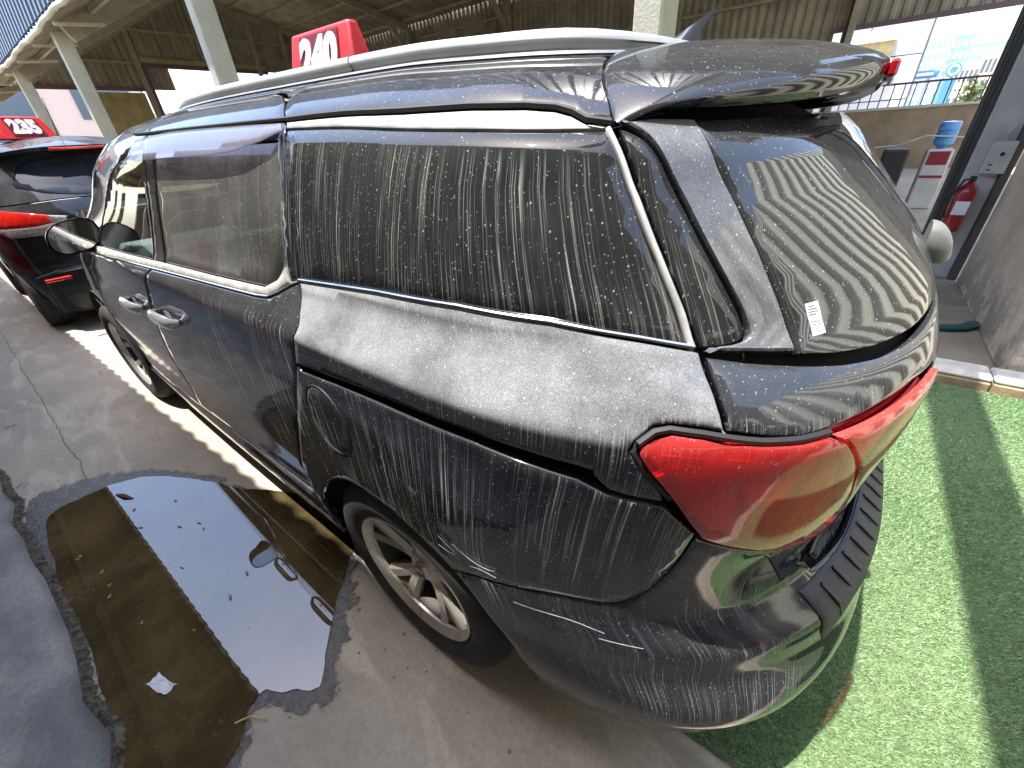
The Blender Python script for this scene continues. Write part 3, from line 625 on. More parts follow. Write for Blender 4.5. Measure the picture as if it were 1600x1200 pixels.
# wheels
def wheel(parent,c,sg,steer=0,R=.368,spm=M_alloy,nm='wheel'):
    w=bpy.data.objects.new(nm,None); link(w,parent); w.location=c; w.rotation_euler=(0,0,steer+(0 if sg>0 else math.pi)); w.empty_display_size=.1
    prof=[(.238,-.10),(.245,-.115),(.30,-.125),(.345,-.115),(R-.006,-.092),(R,-.07),(R,-.058),(R-.008,-.052),(R-.008,-.046),(R,-.040),(R+.001,-.004),(R-.008,-.001),(R-.008,.005),(R+.001,.008),(R,.042),(R-.008,.047),(R-.008,.053),(R,.058),(R,.072),(R-.006,.092),(.352,.104),(.345,.108),(.33,.117),(.318,.120),(.30,.1215),(.275,.119),(.262,.114),(.2500,.106),(.243,.098)]
    ty=MB().lathe(prof,96).build('tyre',M_tyre,w,angle=28)
    tr=MB()
    for k in range(80):
        a=2*math.pi*k/80; da=.022
        for y0,y1,sk in ((.060,.100,.25),(-.100,-.060,-.25)):
            v=[]
            for yy,rr in ((y0,R+.002),(y1,R-.012)):
                for s_ in (-1,1):
                    aa=a+s_*da+sk*(yy-y0); v.append((rr*math.cos(aa),yy,rr*math.sin(aa)))
            for yy,rr in ((y0,R-.012),(y1,R-.026)):
                for s_ in (-1,1):
                    aa=a+s_*da+sk*(yy-y0); v.append((rr*math.cos(aa),yy,rr*math.sin(aa)))
            tr.add(v,[(0,1,3,2),(0,2,6,4),(1,5,7,3),(2,3,7,6),(0,4,5,1)])
    tr.build('tread',M_tyre,ty,kind='stuff')
    rim=MB().lathe([(.222,.080),(.224,.088),(.240,.098),(.2465,.104),(.2465,.108),(.241,.110),(.236,.105),(.224,.085)],80).build('rim',spm,w,angle=40)
    MB().lathe([(.232,-.10),(.225,-.09),(.215,-.02),(.215,.05),(.2225,.0795)],60).build('rim_barrel',M_void if False else M_barrel,rim)
    MB().lathe([(0,-.02),(.155,-.02),(.16,-.03),(.16,-.045),(0,-.045)],40).build('brake_disc',M_brake,w)
    MB().lathe([(0,-.06),(.226,-.06),(.226,-.075),(0,-.075)],40).build('wheel_back',M_void,w)
    hub=MB().lathe([(.0,.074),(.026,.074),(.030,.070),(.032,.060),(.055,.060),(.066,.052),(.070,.02)],30).build('hub',spm,rim)
    MB().lathe([(0,.0768),(.022,.0765),(.025,.0745)],24).build('centre_cap',M_brake,hub)
    for k in range(5):
        a=2*math.pi*k/5+.35
        MB().lathe([(0,.055),(.007,.055),(.009,.05)],8,'y',(.048*math.cos(a+.6),0,.048*math.sin(a+.6))).build('wheel_nut',M_brake,hub)
        for s_,tw in ((-1,-.05),(1,.05)):
            v=[];nS=7
            for i in range(nS):
                t=i/(nS-1);r=.040+t*.190; aa=a+s_*(.10+.165*t**1.1); hw=(.018+.009*t) ; dep=.056+.030*t**1.5
                ca,sa=math.cos(aa),math.sin(aa)
                for q,dy in ((-1,-.012 if s_<0 else -.003),(-.35,.0),(.35,.0),(1,-.003 if s_<0 else -.012)):
                    v.append((r*ca-hw*q*sa,dep+dy,r*sa+hw*q*ca))
                for q in (.9,-.9): v.append((r*ca-hw*q*sa,dep-.034,r*sa+hw*q*ca))
            f=[]
            for i in range(nS-1):
                for j in range(6): f.append((i*6+j,(i+1)*6+j,(i+1)*6+(j+1)%6,i*6+(j+1)%6))
            mobj('spoke',v,[q for q in f],spm,rim,angle=25)
    return w
for (x,sg,st) in ((0,1,0),(0,-1,0),(3.06,1,math.radians(2)),(3.06,-1,math.radians(2))):
    wheel(van_o,(x,sg*(.848),.369),sg,st)
# spoiler: a hood over the rear window
YS=np.r_[np.linspace(0,.5,9),np.linspace(.55,.688,9)]; xl=[];V_=[];F_=[];K=13
Q=lambda xs_,ys_,y: float(pchip(xs_,ys_,y))
for y in YS:
    t=y/.688
    xf=Q([0,.3,.45,.519,.591,.642,.688],[-.305,-.325,-.352,-.377,-.404,-.434,-.474],y); zf=Q([0,.3,.45,.519,.591,.642,.688],[1.720,1.703,1.684,1.668,1.641,1.612,1.568],y)
    xt=Q([0,.2,.3,.42,.50,.56,.62,.66,.688],[-.780,-.776,-.755,-.712,-.668,-.625,-.580,-.535,-.486],y); zt=Q([0,.2,.3,.42,.56,.66,.688],[1.650,1.640,1.630,1.616,1.600,1.586,1.562],y)
    xu=xt+.09*(1-t)+.015; zu=Q([0,.4,.62,.688],[1.592,1.590,1.575,1.556],y)
    th=.040*(1-t**4)+.003
    pr=[(xf,zf-.012),(xf-.003,zf)]+[(xf+(xt-xf)*a_,zf+(zt-zf)*c_) for a_,c_ in ((.2,.05),(.42,.16),(.62,.32),(.80,.55),(.93,.80))]+[(xt,zt-.004),(xt-.001,zt-th*.5),(xt+.008,zt-th),(xt+.03,zt-th-.004),(xu-.01,zu+.004),(xu+.03,zu)]
    V_+=[(a_,y,b_) for a_,b_ in pr]
n=len(YS)
for i in range(n-1):
    for j in range(K-1): F_.append((i*K+j,i*K+j+1,(i+1)*K+j+1,(i+1)*K+j))
base=len(V_); V2=V_+[(a,-b,c_) for a,b,c_ in V_[K:]]
def mi(i): return i if i<K else base+i-K
F2=[q[::-1] for q in F_]+[tuple(mi(i) for i in q) for q in F_]
spo=mobj('spoiler',V2,F2,M_paint,van_o,angle=40)
sm_=spo.modifiers.new('sub','SUBSURF');sm_.levels=1;sm_.render_levels=1
M_brl=simple('brake_light_red',(.45,.01,.015),.15,0,.1,50,coat=.5)
MB().box((-.789,-.21,1.608),(-.775,.21,1.634),.004).build('high_brake_light',M_brl,spo)
# shark fin
fv=[];nf=9
for i in range(nf):
    t=i/(nf-1); x=-.20-.155*t; h=.004+.082*(t**1.35); w_=.026*math.sin(math.pi*min(.92,.12+t*.8))+.006
    zb=1.712-.006*t
    fv+=[(x,-w_,zb),(x-.02*t,-w_*.55,zb+h*.5),(x-.05*t,-.004*t,zb+h),(x-.05*t,.004*t,zb+h),(x-.02*t,w_*.55,zb+h*.5),(x,w_,zb)]
ff_=[(i*6+j,i*6+j+1,(i+1)*6+j+1,(i+1)*6+j) for i in range(nf-1) for j in range(5)]+[tuple((nf-1)*6+j for j in range(6)),tuple(range(6))[::-1]]
M_fin=simple('grey_fin_paint',(.10,.11,.13),.12,.5,coat=.6)
fin=mobj('antenna_fin',fv,ff_,M_fin,van_o,angle=50)
# door mirrors
M_mir=simple('mirror_glass',(.8,.8,.8),.02,1.0)
for sg in (1,-1):
    v=[];f=[];nr=9;nk=16
    for i in range(nr):
        t=i/(nr-1); 
        s_=math.sin(math.pi*.5*(1-t)**.75) if t<1 else 0
        for k in range(nk):
            a=2*math.pi*k/nk; 
            dy=.105*max(.02,(1-t**2.2))**.5*math.copysign(abs(math.cos(a))**.8,math.cos(a)); dz=.075*max(.02,(1-t**2.2))**.5*math.copysign(abs(math.sin(a))**.8,math.sin(a))
            v.append((2.20+.15*t,sg*(.985+dy),1.262+dz-.02*math.cos(a)))
    for i in range(nr-1):
        for k in range(nk): f.append((i*nk+k,i*nk+(k+1)%nk,(i+1)*nk+(k+1)%nk,(i+1)*nk+k))
    f.append(tuple((nr-1)*nk+k for k in range(nk))); 
    if sg>0: f=[q[::-1] for q in f]
    mh=mobj('door_mirror',v,f,M_paint,van_o,angle=60)
    mg=[(2.206,p[1]*1-(p[1]-sg*.985)*.08,p[2]-(p[2]-1.262)*.08) for p in v[:nk]]
    mobj('mirror_glass',mg,[tuple(range(nk)) if sg<0 else tuple(range(nk))[::-1]],M_mir,mh)
    MB().tube([(2.28,sg*.90,1.175),(2.28,sg*.96,1.19),(2.27,sg*1.01,1.21)],.026,10,sq=(1.3,.7)).build('mirror_arm',M_black,mh)
# small reversing mirror on the rear window edge
pm=[];
rm=bpy.data.objects.new('rear_mirror',None);link(rm,van_o);rm.location=(-.925,0,1.285);rm['label']='small grey-white mirror on a bracket at the right edge of the rear window'
v=[];f=[];nr=8;nk=14
for i in range(nr):
    t=i/(nr-1);e=max(.03,1-t**2.4)**.5
    for k in range(nk):
        a=2*math.pi*k/nk; v.append((-.022-.055*t,.040*e*math.copysign(abs(math.cos(a))**.7,math.cos(a)),.010+.044*e*math.copysign(abs(math.sin(a))**.7,math.sin(a))-.03*t*t))
for i in range(nr-1):
    for k in range(nk): f.append((i*nk+k,(i+1)*nk+k,(i+1)*nk+(k+1)%nk,i*nk+(k+1)%nk))
f+= [tuple(range(nk)),tuple((nr-1)*nk+k for k in range(nk))[::-1]]
M_gw=simple('greyish_white_plastic',(.17,.175,.17),.45,0,.1,20)
mobj('mirror_shell',v,f,M_gw,rm,angle=60)
MB().tube([(.035,0,-.04),(.0,0,-.03),(-.025,0,-.01)],.008,8).build('bracket',M_black,rm)
MB().lathe([(0,-.012),(.014,-.012),(.014,.012),(0,.012)],14,'y',(-.008,0,-.028)).build('pivot',M_gw,rm)
# sticker on the rear window
M_st=simple('white_label_paper',(.85,.85,.88),.6); M_ink=simple('label_ink',(.25,.25,.30),.6)
st=panel('label',[(-.9149,1.3222),(-.9375,1.3233),(-.9319,1.2830),(-.9096,1.2817)],M_st,van_o,off=.0018,gap=0,thick=.001,step=.01,estep=.01,bev=.0002); st['label']='white printed sticker on the rear window'
for k in range(6):
    vv=1.3185-.0036*k-(.006 if k>3 else 0);u0=-.9165+.0008*k
    skinline('print_line',[(u0,vv),(u0-.013-(k%3)*.002,vv+.0005)],M_ink,st,.0011,.0024,side=0,step=.01,sq=(1,.2),n=4)
skinline('print_mark',[(-.918,1.2895),(-.923,1.2905),(-.922,1.287),(-.917,1.2865)],M_ink,st,.0009,.0022,side=0,step=.01,n=4)
# scrapes on the rear wing
M_scr=simple('scraped_paint',(.20,.22,.25),.6,0,.3,80)
for pts in ([(-.318,.790),(-.345,.778),(-.38,.772),(-.407,.778),(-.412,.79)],[(-.34,.752),(-.37,.760),(-.41,.757)],[(-.255,.800),(-.285,.782),(-.30,.766),(-.27,.762),(-.25,.768)],[(-.29,.79),(-.30,.80),(-.315,.788)],[(-.43,.690),(-.55,.700),(-.62,.688)],[(-.60,.672),(-.68,.668)]):
    skinline('scrape',smooth(pts,3),M_scr,van_o,.0007,.0062 if pts[0][1]>.75 else .0008,side=0,step=.01,sq=(1.,.3),n=5,)
# cabin: seats, wheel and dash seen through the front window
M_seat=simple('pale_seat',(.62,.72,.68),.7,0,.15,12,bump=.2,bs=80); M_dash=simple('dash_grey',(.13,.14,.14),.6); M_red=simple('red_seat_cover',(.35,.03,.04),.7)
for sg in (1,-1):
    for x0,m_ in ((1.45,M_seat),(.35,M_red)):
        if x0<1 and sg<0: continue
        se=MB().box((x0,sg*.45-.25,.50),(x0+.52,sg*.45+.25,.68),.05).build('seat_cushion',m_,van_o)
        bk=MB();bk.box((x0-.14,sg*.45-.25,.66),(x0+.02,sg*.45+.25,1.22),.05);bk.build('seat_back',m_,van_o)
        MB().box((x0-.13,sg*.45-.13,1.26),(x0-.03,sg*.45+.13,1.44),.04).build('headrest',m_,van_o)
MB().box((2.35,-.80,.95),(2.72,.80,1.14),.05).build('dashboard',M_dash,van_o)
MB().tube([(2.22+.06*math.sin(a)*.5,.45+.18*math.cos(a),1.12+.17*math.sin(a)) for a in np.linspace(0,2*math.pi,28)],.014,8).build('steering_wheel',M_dash,van_o)
# roof number board
# ---------------------------------------------------------------- roof number boards
M_sred=simple('board_red',(.62,.025,.03),.45,0,.12,10); M_smar=simple('board_maroon',(.13,.008,.015),.5); M_swhite=simple('digit_white',(.78,.74,.68),.5,0,.12,40)
def text_mesh(name,txt,size,mat,parent,loc,rot,sx=1.0,bold=.02,ext=.002):
    c=bpy.data.curves.new('t_'+name,'FONT');c.body=txt;c.size=size;c.extrude=ext;c.offset=bold;c.align_x='CENTER';c.align_y='CENTER';c.space_character=1.05
    o=bpy.data.objects.new('tmp',c);COL.objects.link(o);bpy.context.view_layer.update()
    me=bpy.data.meshes.new_from_object(o.evaluated_get(bpy.context.evaluated_depsgraph_get()));bpy.data.objects.remove(o);bpy.data.curves.remove(c)
    me.name=name;me.materials.clear();me.materials.append(mat);n=bpy.data.objects.new(name,me);link(n,parent);n.location=loc;n.rotation_euler=rot;n.scale=(sx,1,1);return n
def board(name,loc,rotz,w0,w1,h,d,txt,label,tsize,sx,zf=.13):
    t=thing(name,loc,label,'roof sign','red numbered roof boards',rotz)
    v=[(-w0/2,-d/2,0),(w0/2,-d/2,0),(w1/2,-.025,h),(-w1/2,-.025,h),(-w0/2,d/2,0),(w0/2,d/2,0),(w1/2,.025,h),(-w1/2,.025,h)]
    o=mobj('board_shell',v,[(0,1,2,3),(5,4,7,6),(1,5,6,2),(4,0,3,7),(3,2,6,7),(1,0,4,5)],M_sred,t,angle=30)
    bv=o.modifiers.new('b','BEVEL');bv.width=.012;bv.segments=3
    tilt=math.atan2(d/2-.025,h)
    for sg in (-1,1):
        r=bpy.data.objects.new('number_plate',None)
        a=.035;k=lambda z:(d/2-(d/2-.025)*z/h)+.002
        wp=lambda z:(w0+(w1-w0)*z/h)*.5
        z0,z1=h*zf,h*.93;f0,f1=.62,.66
        pv=[(-wp(z0)*f0,sg*k(z0),z0),(wp(z0)*f0,sg*k(z0),z0),(wp(z1)*f1,sg*k(z1),z1),(-wp(z1)*f1,sg*k(z1),z1)]
        pv+= [(p[0],p[1]+sg*.003,p[2]) for p in pv]
        pl=mobj('number_plate',pv,[(0,1,2,3),(4,5,6,7),(0,1,5,4),(1,2,6,5),(2,3,7,6),(3,0,4,7)],M_smar,t)
        zc=(z0+z1)/2
        text_mesh('digits',txt,tsize,M_swhite,pl,(0,sg*(k(zc)+.005),zc),(math.radians(90)-tilt if sg<0 else math.radians(90)-tilt,0,0 if sg<0 else math.pi),sx,.012)
    return t
board('number_board',(1.33,-.08,1.745),math.radians(3),.52,.43,.275,.18,'240','red roof board numbered 240 standing on the black van',.185,.95,.28)
board('number_board',(6.15,.44,1.812),math.radians(-62),.50,.42,.20,.22,'235','red roof board numbered 235 standing on the parked black crossover',.17,.95)
# ---------------------------------------------------------------- the black crossover in front
M_sp=paint('suv_black_paint',(.006,.006,.008),(.01,.12),.05,.08,.05); M_sg=simple('suv_glass',(.02,.025,.03),.02); M_sr=simple('suv_lamp_red',(.55,.015,.01),.08,.2,.25,40,coat=.6); M_sc=simple('suv_lamp_clear',(.42,.36,.34),.15,.6,.3,60); M_splast=simple('suv_bumper_plastic',(.03,.03,.03),.55)
so_=thing('parked_crossover',(5.3,.18,0),'glossy black crossover parked nose-on ahead of the van, roof board 235','car')
for i,r in enumerate(suv.rows):
    suv.rows[i,2]+= .03*(r[0]<1.2); suv.rows[i,3]+=.03*(r[0]<1.2)
def sp(name,poly,mat=M_sp,**k): return panel(name,poly,mat,so_,surf=suv,**k)
asu=lambda cx,a0,a1:[(uofx(suv,cx+.40*math.cos(a),.36+.40*math.sin(a)),.36+.40*math.sin(a)) for a in np.linspace(math.radians(a0),math.radians(a1),16)]
ar=asu(.85,-20,200); af=asu(3.35,-20,200)
lowr=[(-1.6,.70),(-.3,.70),(.0,.66),(.35,.62),(.45,.50)]
halfS=[(-1.6,.18),(-.6,.18),(.2,.20)]+ar[::-1]+[(1.4,.24)]+[(2.2,.25)]+af[::-1]+[(3.2,.25),(4.4,.25),(4.4,1.10),(3.4,1.18),(2.9,1.20),(2.0,1.20),(1.0,1.23),(.2,1.26),(-.2,1.28),(-1.6,1.28)]
sp('body_side',[p for p in halfS],side=1,step=.05,off=0)
sp('upper_body',[(-1.6,1.285),(-.2,1.285),(.2,1.265),(1.0,1.235),(2.0,1.205),(2.9,1.205),(2.9,1.70),(1.0,1.74),(-1.6,1.74)],side=1,step=.05,off=-.001)
gl=[(.105,1.43),(.06,1.52),(.01,1.585),(-.12,1.635),(-.40,1.655),(-1.6,1.665)]; gb=[(-1.6,1.290),(-.6,1.295),(-.35,1.31),(-.117,1.345),(0,1.385),(.08,1.405)]
full=lambda h:h+[(-3.2-u,v) for u,v in h[::-1][1:-1]]
gg=gb+gl; sp('rear_window',gb+gl+[(-3.2-u,v) for u,v in gl[::-1][1:]]+[(-3.2-u,v) for u,v in gb[::-1][:-1]],M_sg,off=.006,gap=0,step=.06)
sp('side_window',[(.42,1.32),(.46,1.55),(.8,1.62),(1.6,1.63),(2.2,1.60),(2.6,1.40),(2.75,1.27),(1.8,1.26),(1.0,1.28)],M_sg,side=1,off=.006,gap=0,step=.06)
for sg in (1,-1):
    la=sp('tail_lamp',[(.50,1.175),(.30,1.225),(.03,1.185),(-.10,1.158),(-.12,1.095),(.0,1.075),(.30,1.075),(.44,1.11)],M_sr,off=.014,gap=0,step=.04)
    lb=panel('reversing_light',[(.42,1.105),(.30,1.070),(0,1.070),(-.12,1.090),(-.10,1.158),(-.235,1.135),(-.19,1.055),(-.05,.990),(.25,.985),(.36,1.04)],M_sc,la,surf=suv,off=.013,gap=.001,step=.04)
    if sg<0:
        for o in(la,lb): o.data.transform(__import__('mathutils').Matrix.Scale(-1,4,(0,1,0)));o.data.flip_normals()
    MB().box((-.012,sg*.62,.585),(.03,sg*.82,.615),.005).build('reflector',M_sr,so_)
    MB().box((2.1,sg*.92,1.05),(2.3,sg*1.12,1.20),.05).build('door_mirror',M_sp,so_)
sp('bumper_step',full([(-1.6,.695),(-.3,.695),(.05,.66),(.3,.60),(.3,.585),(.0,.635),(-.3,.665),(-1.6,.665)]),M_splast,off=.006,gap=0,step=.06)
sp('tailgate_gap',full([(-.085,1.05),(-.07,.90),(-.10,.74),(-.3,.715),(-1.6,.712),(-1.6,.706),(-.3,.709),(-.11,.735),(-.08,.90),(-.095,1.05)]),M_void,off=.002,gap=0,thick=.003,step=.06)
sp('lower_valance',full([(-1.6,.42),(-.4,.42),(.1,.40),(.3,.35),(.38,.20),(-.6,.185),(-1.6,.185)]),M_splast,off=.004,gap=0,step=.06)
us=np.linspace(-1.6,4.4,70);vs=np.array([1.735,1.77,1.82,1.9,1.98,2.0499]);V_=[];F_=[]
for v_ in vs:V_+=list(wrapP(suv,us,np.full(70,v_)))
for i in range(5):
    for j in range(69):F_.append((i*70+j+1,i*70+j,(i+1)*70+j,(i+1)*70+j+1))
b_=len(V_);V_+=[(p[0],-p[1],p[2]) for p in V_];F_+=[tuple(b_+i for i in q[::-1]) for q in F_[:]]
mobj('roof',V_,F_,M_sp,so_)
V_=[];K=7
ys=np.linspace(0,.60,10)
for y in ys:
    t=y/.60;xt=.30+.16*t**3;zt=1.735-.045*t**3;xf=.56;zf=1.795-.05*t*t-.02*t**6
    V_+=[(xf,y,zf-.02),(xf,y,zf),((xf+xt)/2,y,(zf+zt)/2+.012),(xt,y,zt),(xt+.01,y,zt-.03),(xt+.10,y,zt-.06),(xt+.22,y,zt-.06)]
F_=[(i*K+j,i*K+j+1,(i+1)*K+j+1,(i+1)*K+j) for i in range(9) for j in range(K-1)]
base=len(V_);F2=[q[::-1] for q in F_]+[tuple((i if i<K else base+i-K) for i in q) for q in F_]
spl=mobj('spoiler',V_+[(a,-b,c_) for a,b,c_ in V_[K:]],F2,M_sp,so_,angle=50)
MB().box((.292,-.22,1.700),(.32,.22,1.722),.004).build('high_brake_light',M_sr,spl)
MB().tube([(.9,0,1.82),(.80,0,1.95),(.66,0,2.16)],[.006,.004,.002],6).build('aerial',M_black,so_)
MB().lathe([(0,.02),(.02,.015),(.03,0)],14,'z',(.9,0,1.815)).build('aerial_base',M_black,so_)
for sg in (1,-1): MB().tube([(.7,sg*.56,1.765),(.85,sg*.57,1.80),(2.0,sg*.57,1.80),(2.2,sg*.56,1.76)],.014,8).build('roof_rail',M_black,so_)
for x in(.85,3.35):
    for sg in(1,-1): wheel(so_,(x,sg*.83,.36),sg,0,.358)
MB().box((.25,-.80,.22),(4.0,.80,.55)).build('floor_pan',M_void,so_)
# ---------------------------------------------------------------- ground, puddle, turf
def concrete(name,c0,c1,wet=False,rough=.9,joint=True):
    t=NT(name);p=t.pos()
    big=t.ramp(t.noise(.55,p,5,.6),.32,.68);mid=t.ramp(t.noise(3.2,p,6,.65),.3,.72);fine=t.noise(60,p,4,.7)
    sw=t.ramp(t.noise(1,t.pos((1.1,3.6,1)),5,.6,1.6),.50,.66)
    b=t.mixc(t.math('MULTIPLY',mid,.75),c0,c1); b=t.mixc(t.math('MULTIPLY',big,.45),b,tuple(x*.55 for x in c0)); b=t.mixc(t.math('MULTIPLY',sw,.38),b,tuple(min(1,x*1.35) for x in c1))
    b=t.mixc(t.ramp(fine,.35,.7,0,.35),b,tuple(x*.6 for x in c0))
    st=t.n('ShaderNodeTexVoronoi',{'Scale':3.1,'Vector':t.pos(),'Randomness':1.0});r=t.n('ShaderNodeSeparateColor',{0:st.outputs['Color']}).outputs[0]
    blob=t.ramp(t.math('ADD',t.math('SUBTRACT',st.outputs['Distance'],t.ramp(r,.72,1.,0,.12)),t.math('MULTIPLY',t.noise(30,p),.03)),.022,.0);b=t.mixc(t.math('MULTIPLY',blob,.55),b,tuple(x*.4 for x in c0))
    sp=t.n('ShaderNodeTexVoronoi',{'Scale':26.,'Vector':t.pos()});r2=t.n('ShaderNodeSeparateColor',{0:sp.outputs['Color']}).outputs[1]
    pit=t.ramp(t.math('SUBTRACT',sp.outputs['Distance'],t.ramp(r2,.80,1.,0,.22)),.0,-.05);b=t.mixc(t.math('MULTIPLY',pit,.6),b,tuple(x*.3 for x in c0))
    h=t.math('ADD',t.math('MULTIPLY',mid,.5),t.math('ADD',t.math('MULTIPLY',fine,.25),t.math('MULTIPLY',pit,-.6)))
    if joint:
        px=t.n('ShaderNodeSeparateXYZ',{0:p});y=px.outputs[1];x=px.outputs[0]
        d=t.math('ABSOLUTE',t.math('SUBTRACT',t.math('ADD',y,t.math('MULTIPLY',t.noise(2.2,t.pos((1,0,0)),5,.7),.10)),1.555))
        c=t.math('MULTIPLY',t.ramp(d,.006,.0),t.ramp(x,1.7,2.3)); b=t.mixc(t.math('MULTIPLY',c,.7),b,(.05,.045,.04)); h=t.math('ADD',h,t.math('MULTIPLY',c,-1.))
    rr=t.ramp(mid,0,1,rough-.25,rough) 
    return t.done(t.bsdf(b,rr,spec=.35,normal=t.bump(h,.35,.006)))
M_conc=concrete('lot_concrete',(.36,.315,.25),(.53,.475,.385)); M_wet=None
t=NT('wet_concrete');nz=t.noise(34,t.pos(),6,.75);b=t.mixc(t.ramp(nz,.35,.65),(.035,.032,.029),(.15,.14,.125));w_=t.bsdf(b,t.ramp(nz,.42,.60,.10,.7),spec=.5,normal=t.bump(nz,.6,.008))
A=t.n('ShaderNodeAttribute',attribute_name='edge').outputs['Fac'];nn=t.math('ADD',t.math('MULTIPLY',t.noise(9,t.pos(),6,.75),1.8),t.math('MULTIPLY',t.noise(70,t.pos(),3,.7),.35))
mk=t.ramp(t.math('ADD',A,t.math('SUBTRACT',nn,1.07)),.38,.56);M_wet=t.done(t.mixs(mk,t.n('ShaderNodeBsdfTransparent').outputs[0],w_))
def sheet(name,x0,x1,y0,y1,z,mat,nx=1,ny=1,kind='structure',**k):
    xs=np.linspace(x0,x1,nx+1);ys=np.linspace(y0,y1,ny+1)
    v=[(x,y,z) for y in ys for x in xs];f=[(j*(nx+1)+i,j*(nx+1)+i+1,(j+1)*(nx+1)+i+1,(j+1)*(nx+1)+i) for j in range(ny) for i in range(nx)]
    return mobj(name,v,f,mat,kind=kind)
M_sand=simple('sandy_ground',(.48,.42,.33),.95,0,.15,.05)
sheet('ground',-900,1500,-1500,900,-.03,M_sand)
sheet('concrete_floor',-14,34,-17.4,12,0,M_conc)
PUD=[(2.10,1.70),(2.14,1.58),(2.10,1.43),(1.98,1.27),(1.68,1.10),(1.42,1.02),(1.20,.90),(.90,.80),(.62,.86),(.50,.96),(.41,1.08),(.29,1.19),(.20,1.28),(.26,1.33),(.335,1.385),(.345,1.46),(.27,1.52),(.22,1.60),(.16,1.68),(.10,1.75),(.40,1.76),(.62,1.745),(.82,1.75),(1.22,1.74),(1.61,1.735),(1.9,1.73)]
def rough_outline(pts,amp,n=6,seed=1,fr=.03):
    r=np.random.default_rng(seed);q=np.array(smooth(pts,n,True));k=len(q)
    e=sum(np.stack([np.interp(np.arange(k),np.linspace(0,k,max(4,k//d)+1),np.r_[z_,z_[:1]]) for z_ in r.normal(0,amp*g_,(2,max(4,k//d)))],1) for d,g_ in ((2,.35),(5,.6),(12,1.),(25,1.4)))
    q=q+e;return [tuple(p) for p in q]
WET=[(p[0]+(p[0]-1.15)*.07+.0,1.38+(p[1]-1.38)*1.22) for p in PUD]
WET=[(2.42,1.76),(2.40,1.55),(2.25,1.35),(2.02,1.18),(1.70,1.03),(1.40,.94),(1.1,.80),(.80,.72),(.52,.78),(.38,.92),(.25,1.05),(.14,1.18),(.07,1.27),(.10,1.36),(.21,1.42),(.20,1.49),(.12,1.58),(.04,1.68),(-.05,1.78),(.4,1.80),(1.3,1.80),(2.0,1.82)]
def flat(name,pts,z,mat,kind,step=None):
    r=geometry.delaunay_2d_cdt([Vector(p) for p in pts],[],[list(range(len(pts)))],1,1e-7)
    f=[tuple(q) for q in r[2]];v=[(p[0],p[1],z) for p in r[0]]
    nz=0
    p=v;q=f[0];a=(p[q[1]][0]-p[q[0]][0])*(p[q[2]][1]-p[q[0]][1])-(p[q[1]][1]-p[q[0]][1])*(p[q[2]][0]-p[q[0]][0])
    if a<0:f=[q[::-1] for q in f]
    return mobj(name,v,f,mat,kind=kind)
o_=np.array(smooth(WET,6,True)); i0_=(o_ if (o_[:,0]*np.roll(o_[:,1],-1)-np.roll(o_[:,0],-1)*o_[:,1]).sum()>0 else o_[::-1])
o_=o_ if (o_[:,0]*np.roll(o_[:,1],-1)-np.roll(o_[:,0],-1)*o_[:,1]).sum()>0 else o_[::-1]
m_=len(o_);c_=o_.mean(0);d_=np.hypot(*(o_-c_).T)[:,None];i_=o_+(c_-o_)*np.clip(.17/d_,0,.5)
wv=[(p[0],p[1],.004) for p in o_]+[(p[0],p[1],.004) for p in i_]+[(c_[0],c_[1],.004)]
wg=mobj('wet_ground',wv,[(k,(k+1)%m_,m_+(k+1)%m_,m_+k) for k in range(m_)]+[(m_+k,m_+(k+1)%m_,2*m_) for k in range(m_)],M_wet,kind='structure',flat=True)
at=wg.data.attributes.new('edge','FLOAT','POINT');at.data.foreach_set('value',[0.]*m_+[1.]*(m_+1))
t=NT('puddle_water');bt=t.mixc(t.ramp(t.noise(4,t.pos(),5,.6),.3,.7),(.034,.025,.011),(.085,.062,.028));bt=t.mixc(t.ramp(t.noise(45,t.pos((1,1.8,1)),3),.60,.75,0,.5),bt,(.13,.10,.05))
M_water=t.done(t.bsdf(bt,.0,spec=.5,ior=1.95,normal=t.bump(t.noise(7,t.pos(),2),.010,.004)))
flat('puddle',rough_outline(PUD,.006,14,5),.008,M_water,'structure')
# litter in the puddle
M_leaf=simple('dry_leaf',(.42,.27,.09),.8); M_tiss=simple('wet_tissue',(.70,.72,.75),.5); M_twig=simple('dry_stalk',(.55,.38,.15),.8)
def leaf(x,y,L,a,name='fallen_leaf',mat=None,lab=None,cat='leaf',grp='dry leaves floating in the puddle'):
    pts=[(L*math.cos(th)*.5,L*.22*math.sin(th)*(1-.3*math.cos(th)),.003*math.cos(2*th)) for th in np.linspace(0,2*math.pi,10,endpoint=False)]
    c,s=math.cos(a),math.sin(a);o=mobj(name,[(x+p[0]*c-p[1]*s,y+p[0]*s+p[1]*c,.0115+p[2]) for p in pts]+[(x,y,.015)],[(i,(i+1)%10,10) for i in range(10)],mat or M_leaf)
    return tag(o,lab,cat,grp)
r=random.Random(3)
for k in range(16): leaf(.45+r.random()*1.35,1.22+r.random()*.45,.012+.014*r.random(),r.random()*6,lab='tiny dry yellow leaf floating on the puddle')
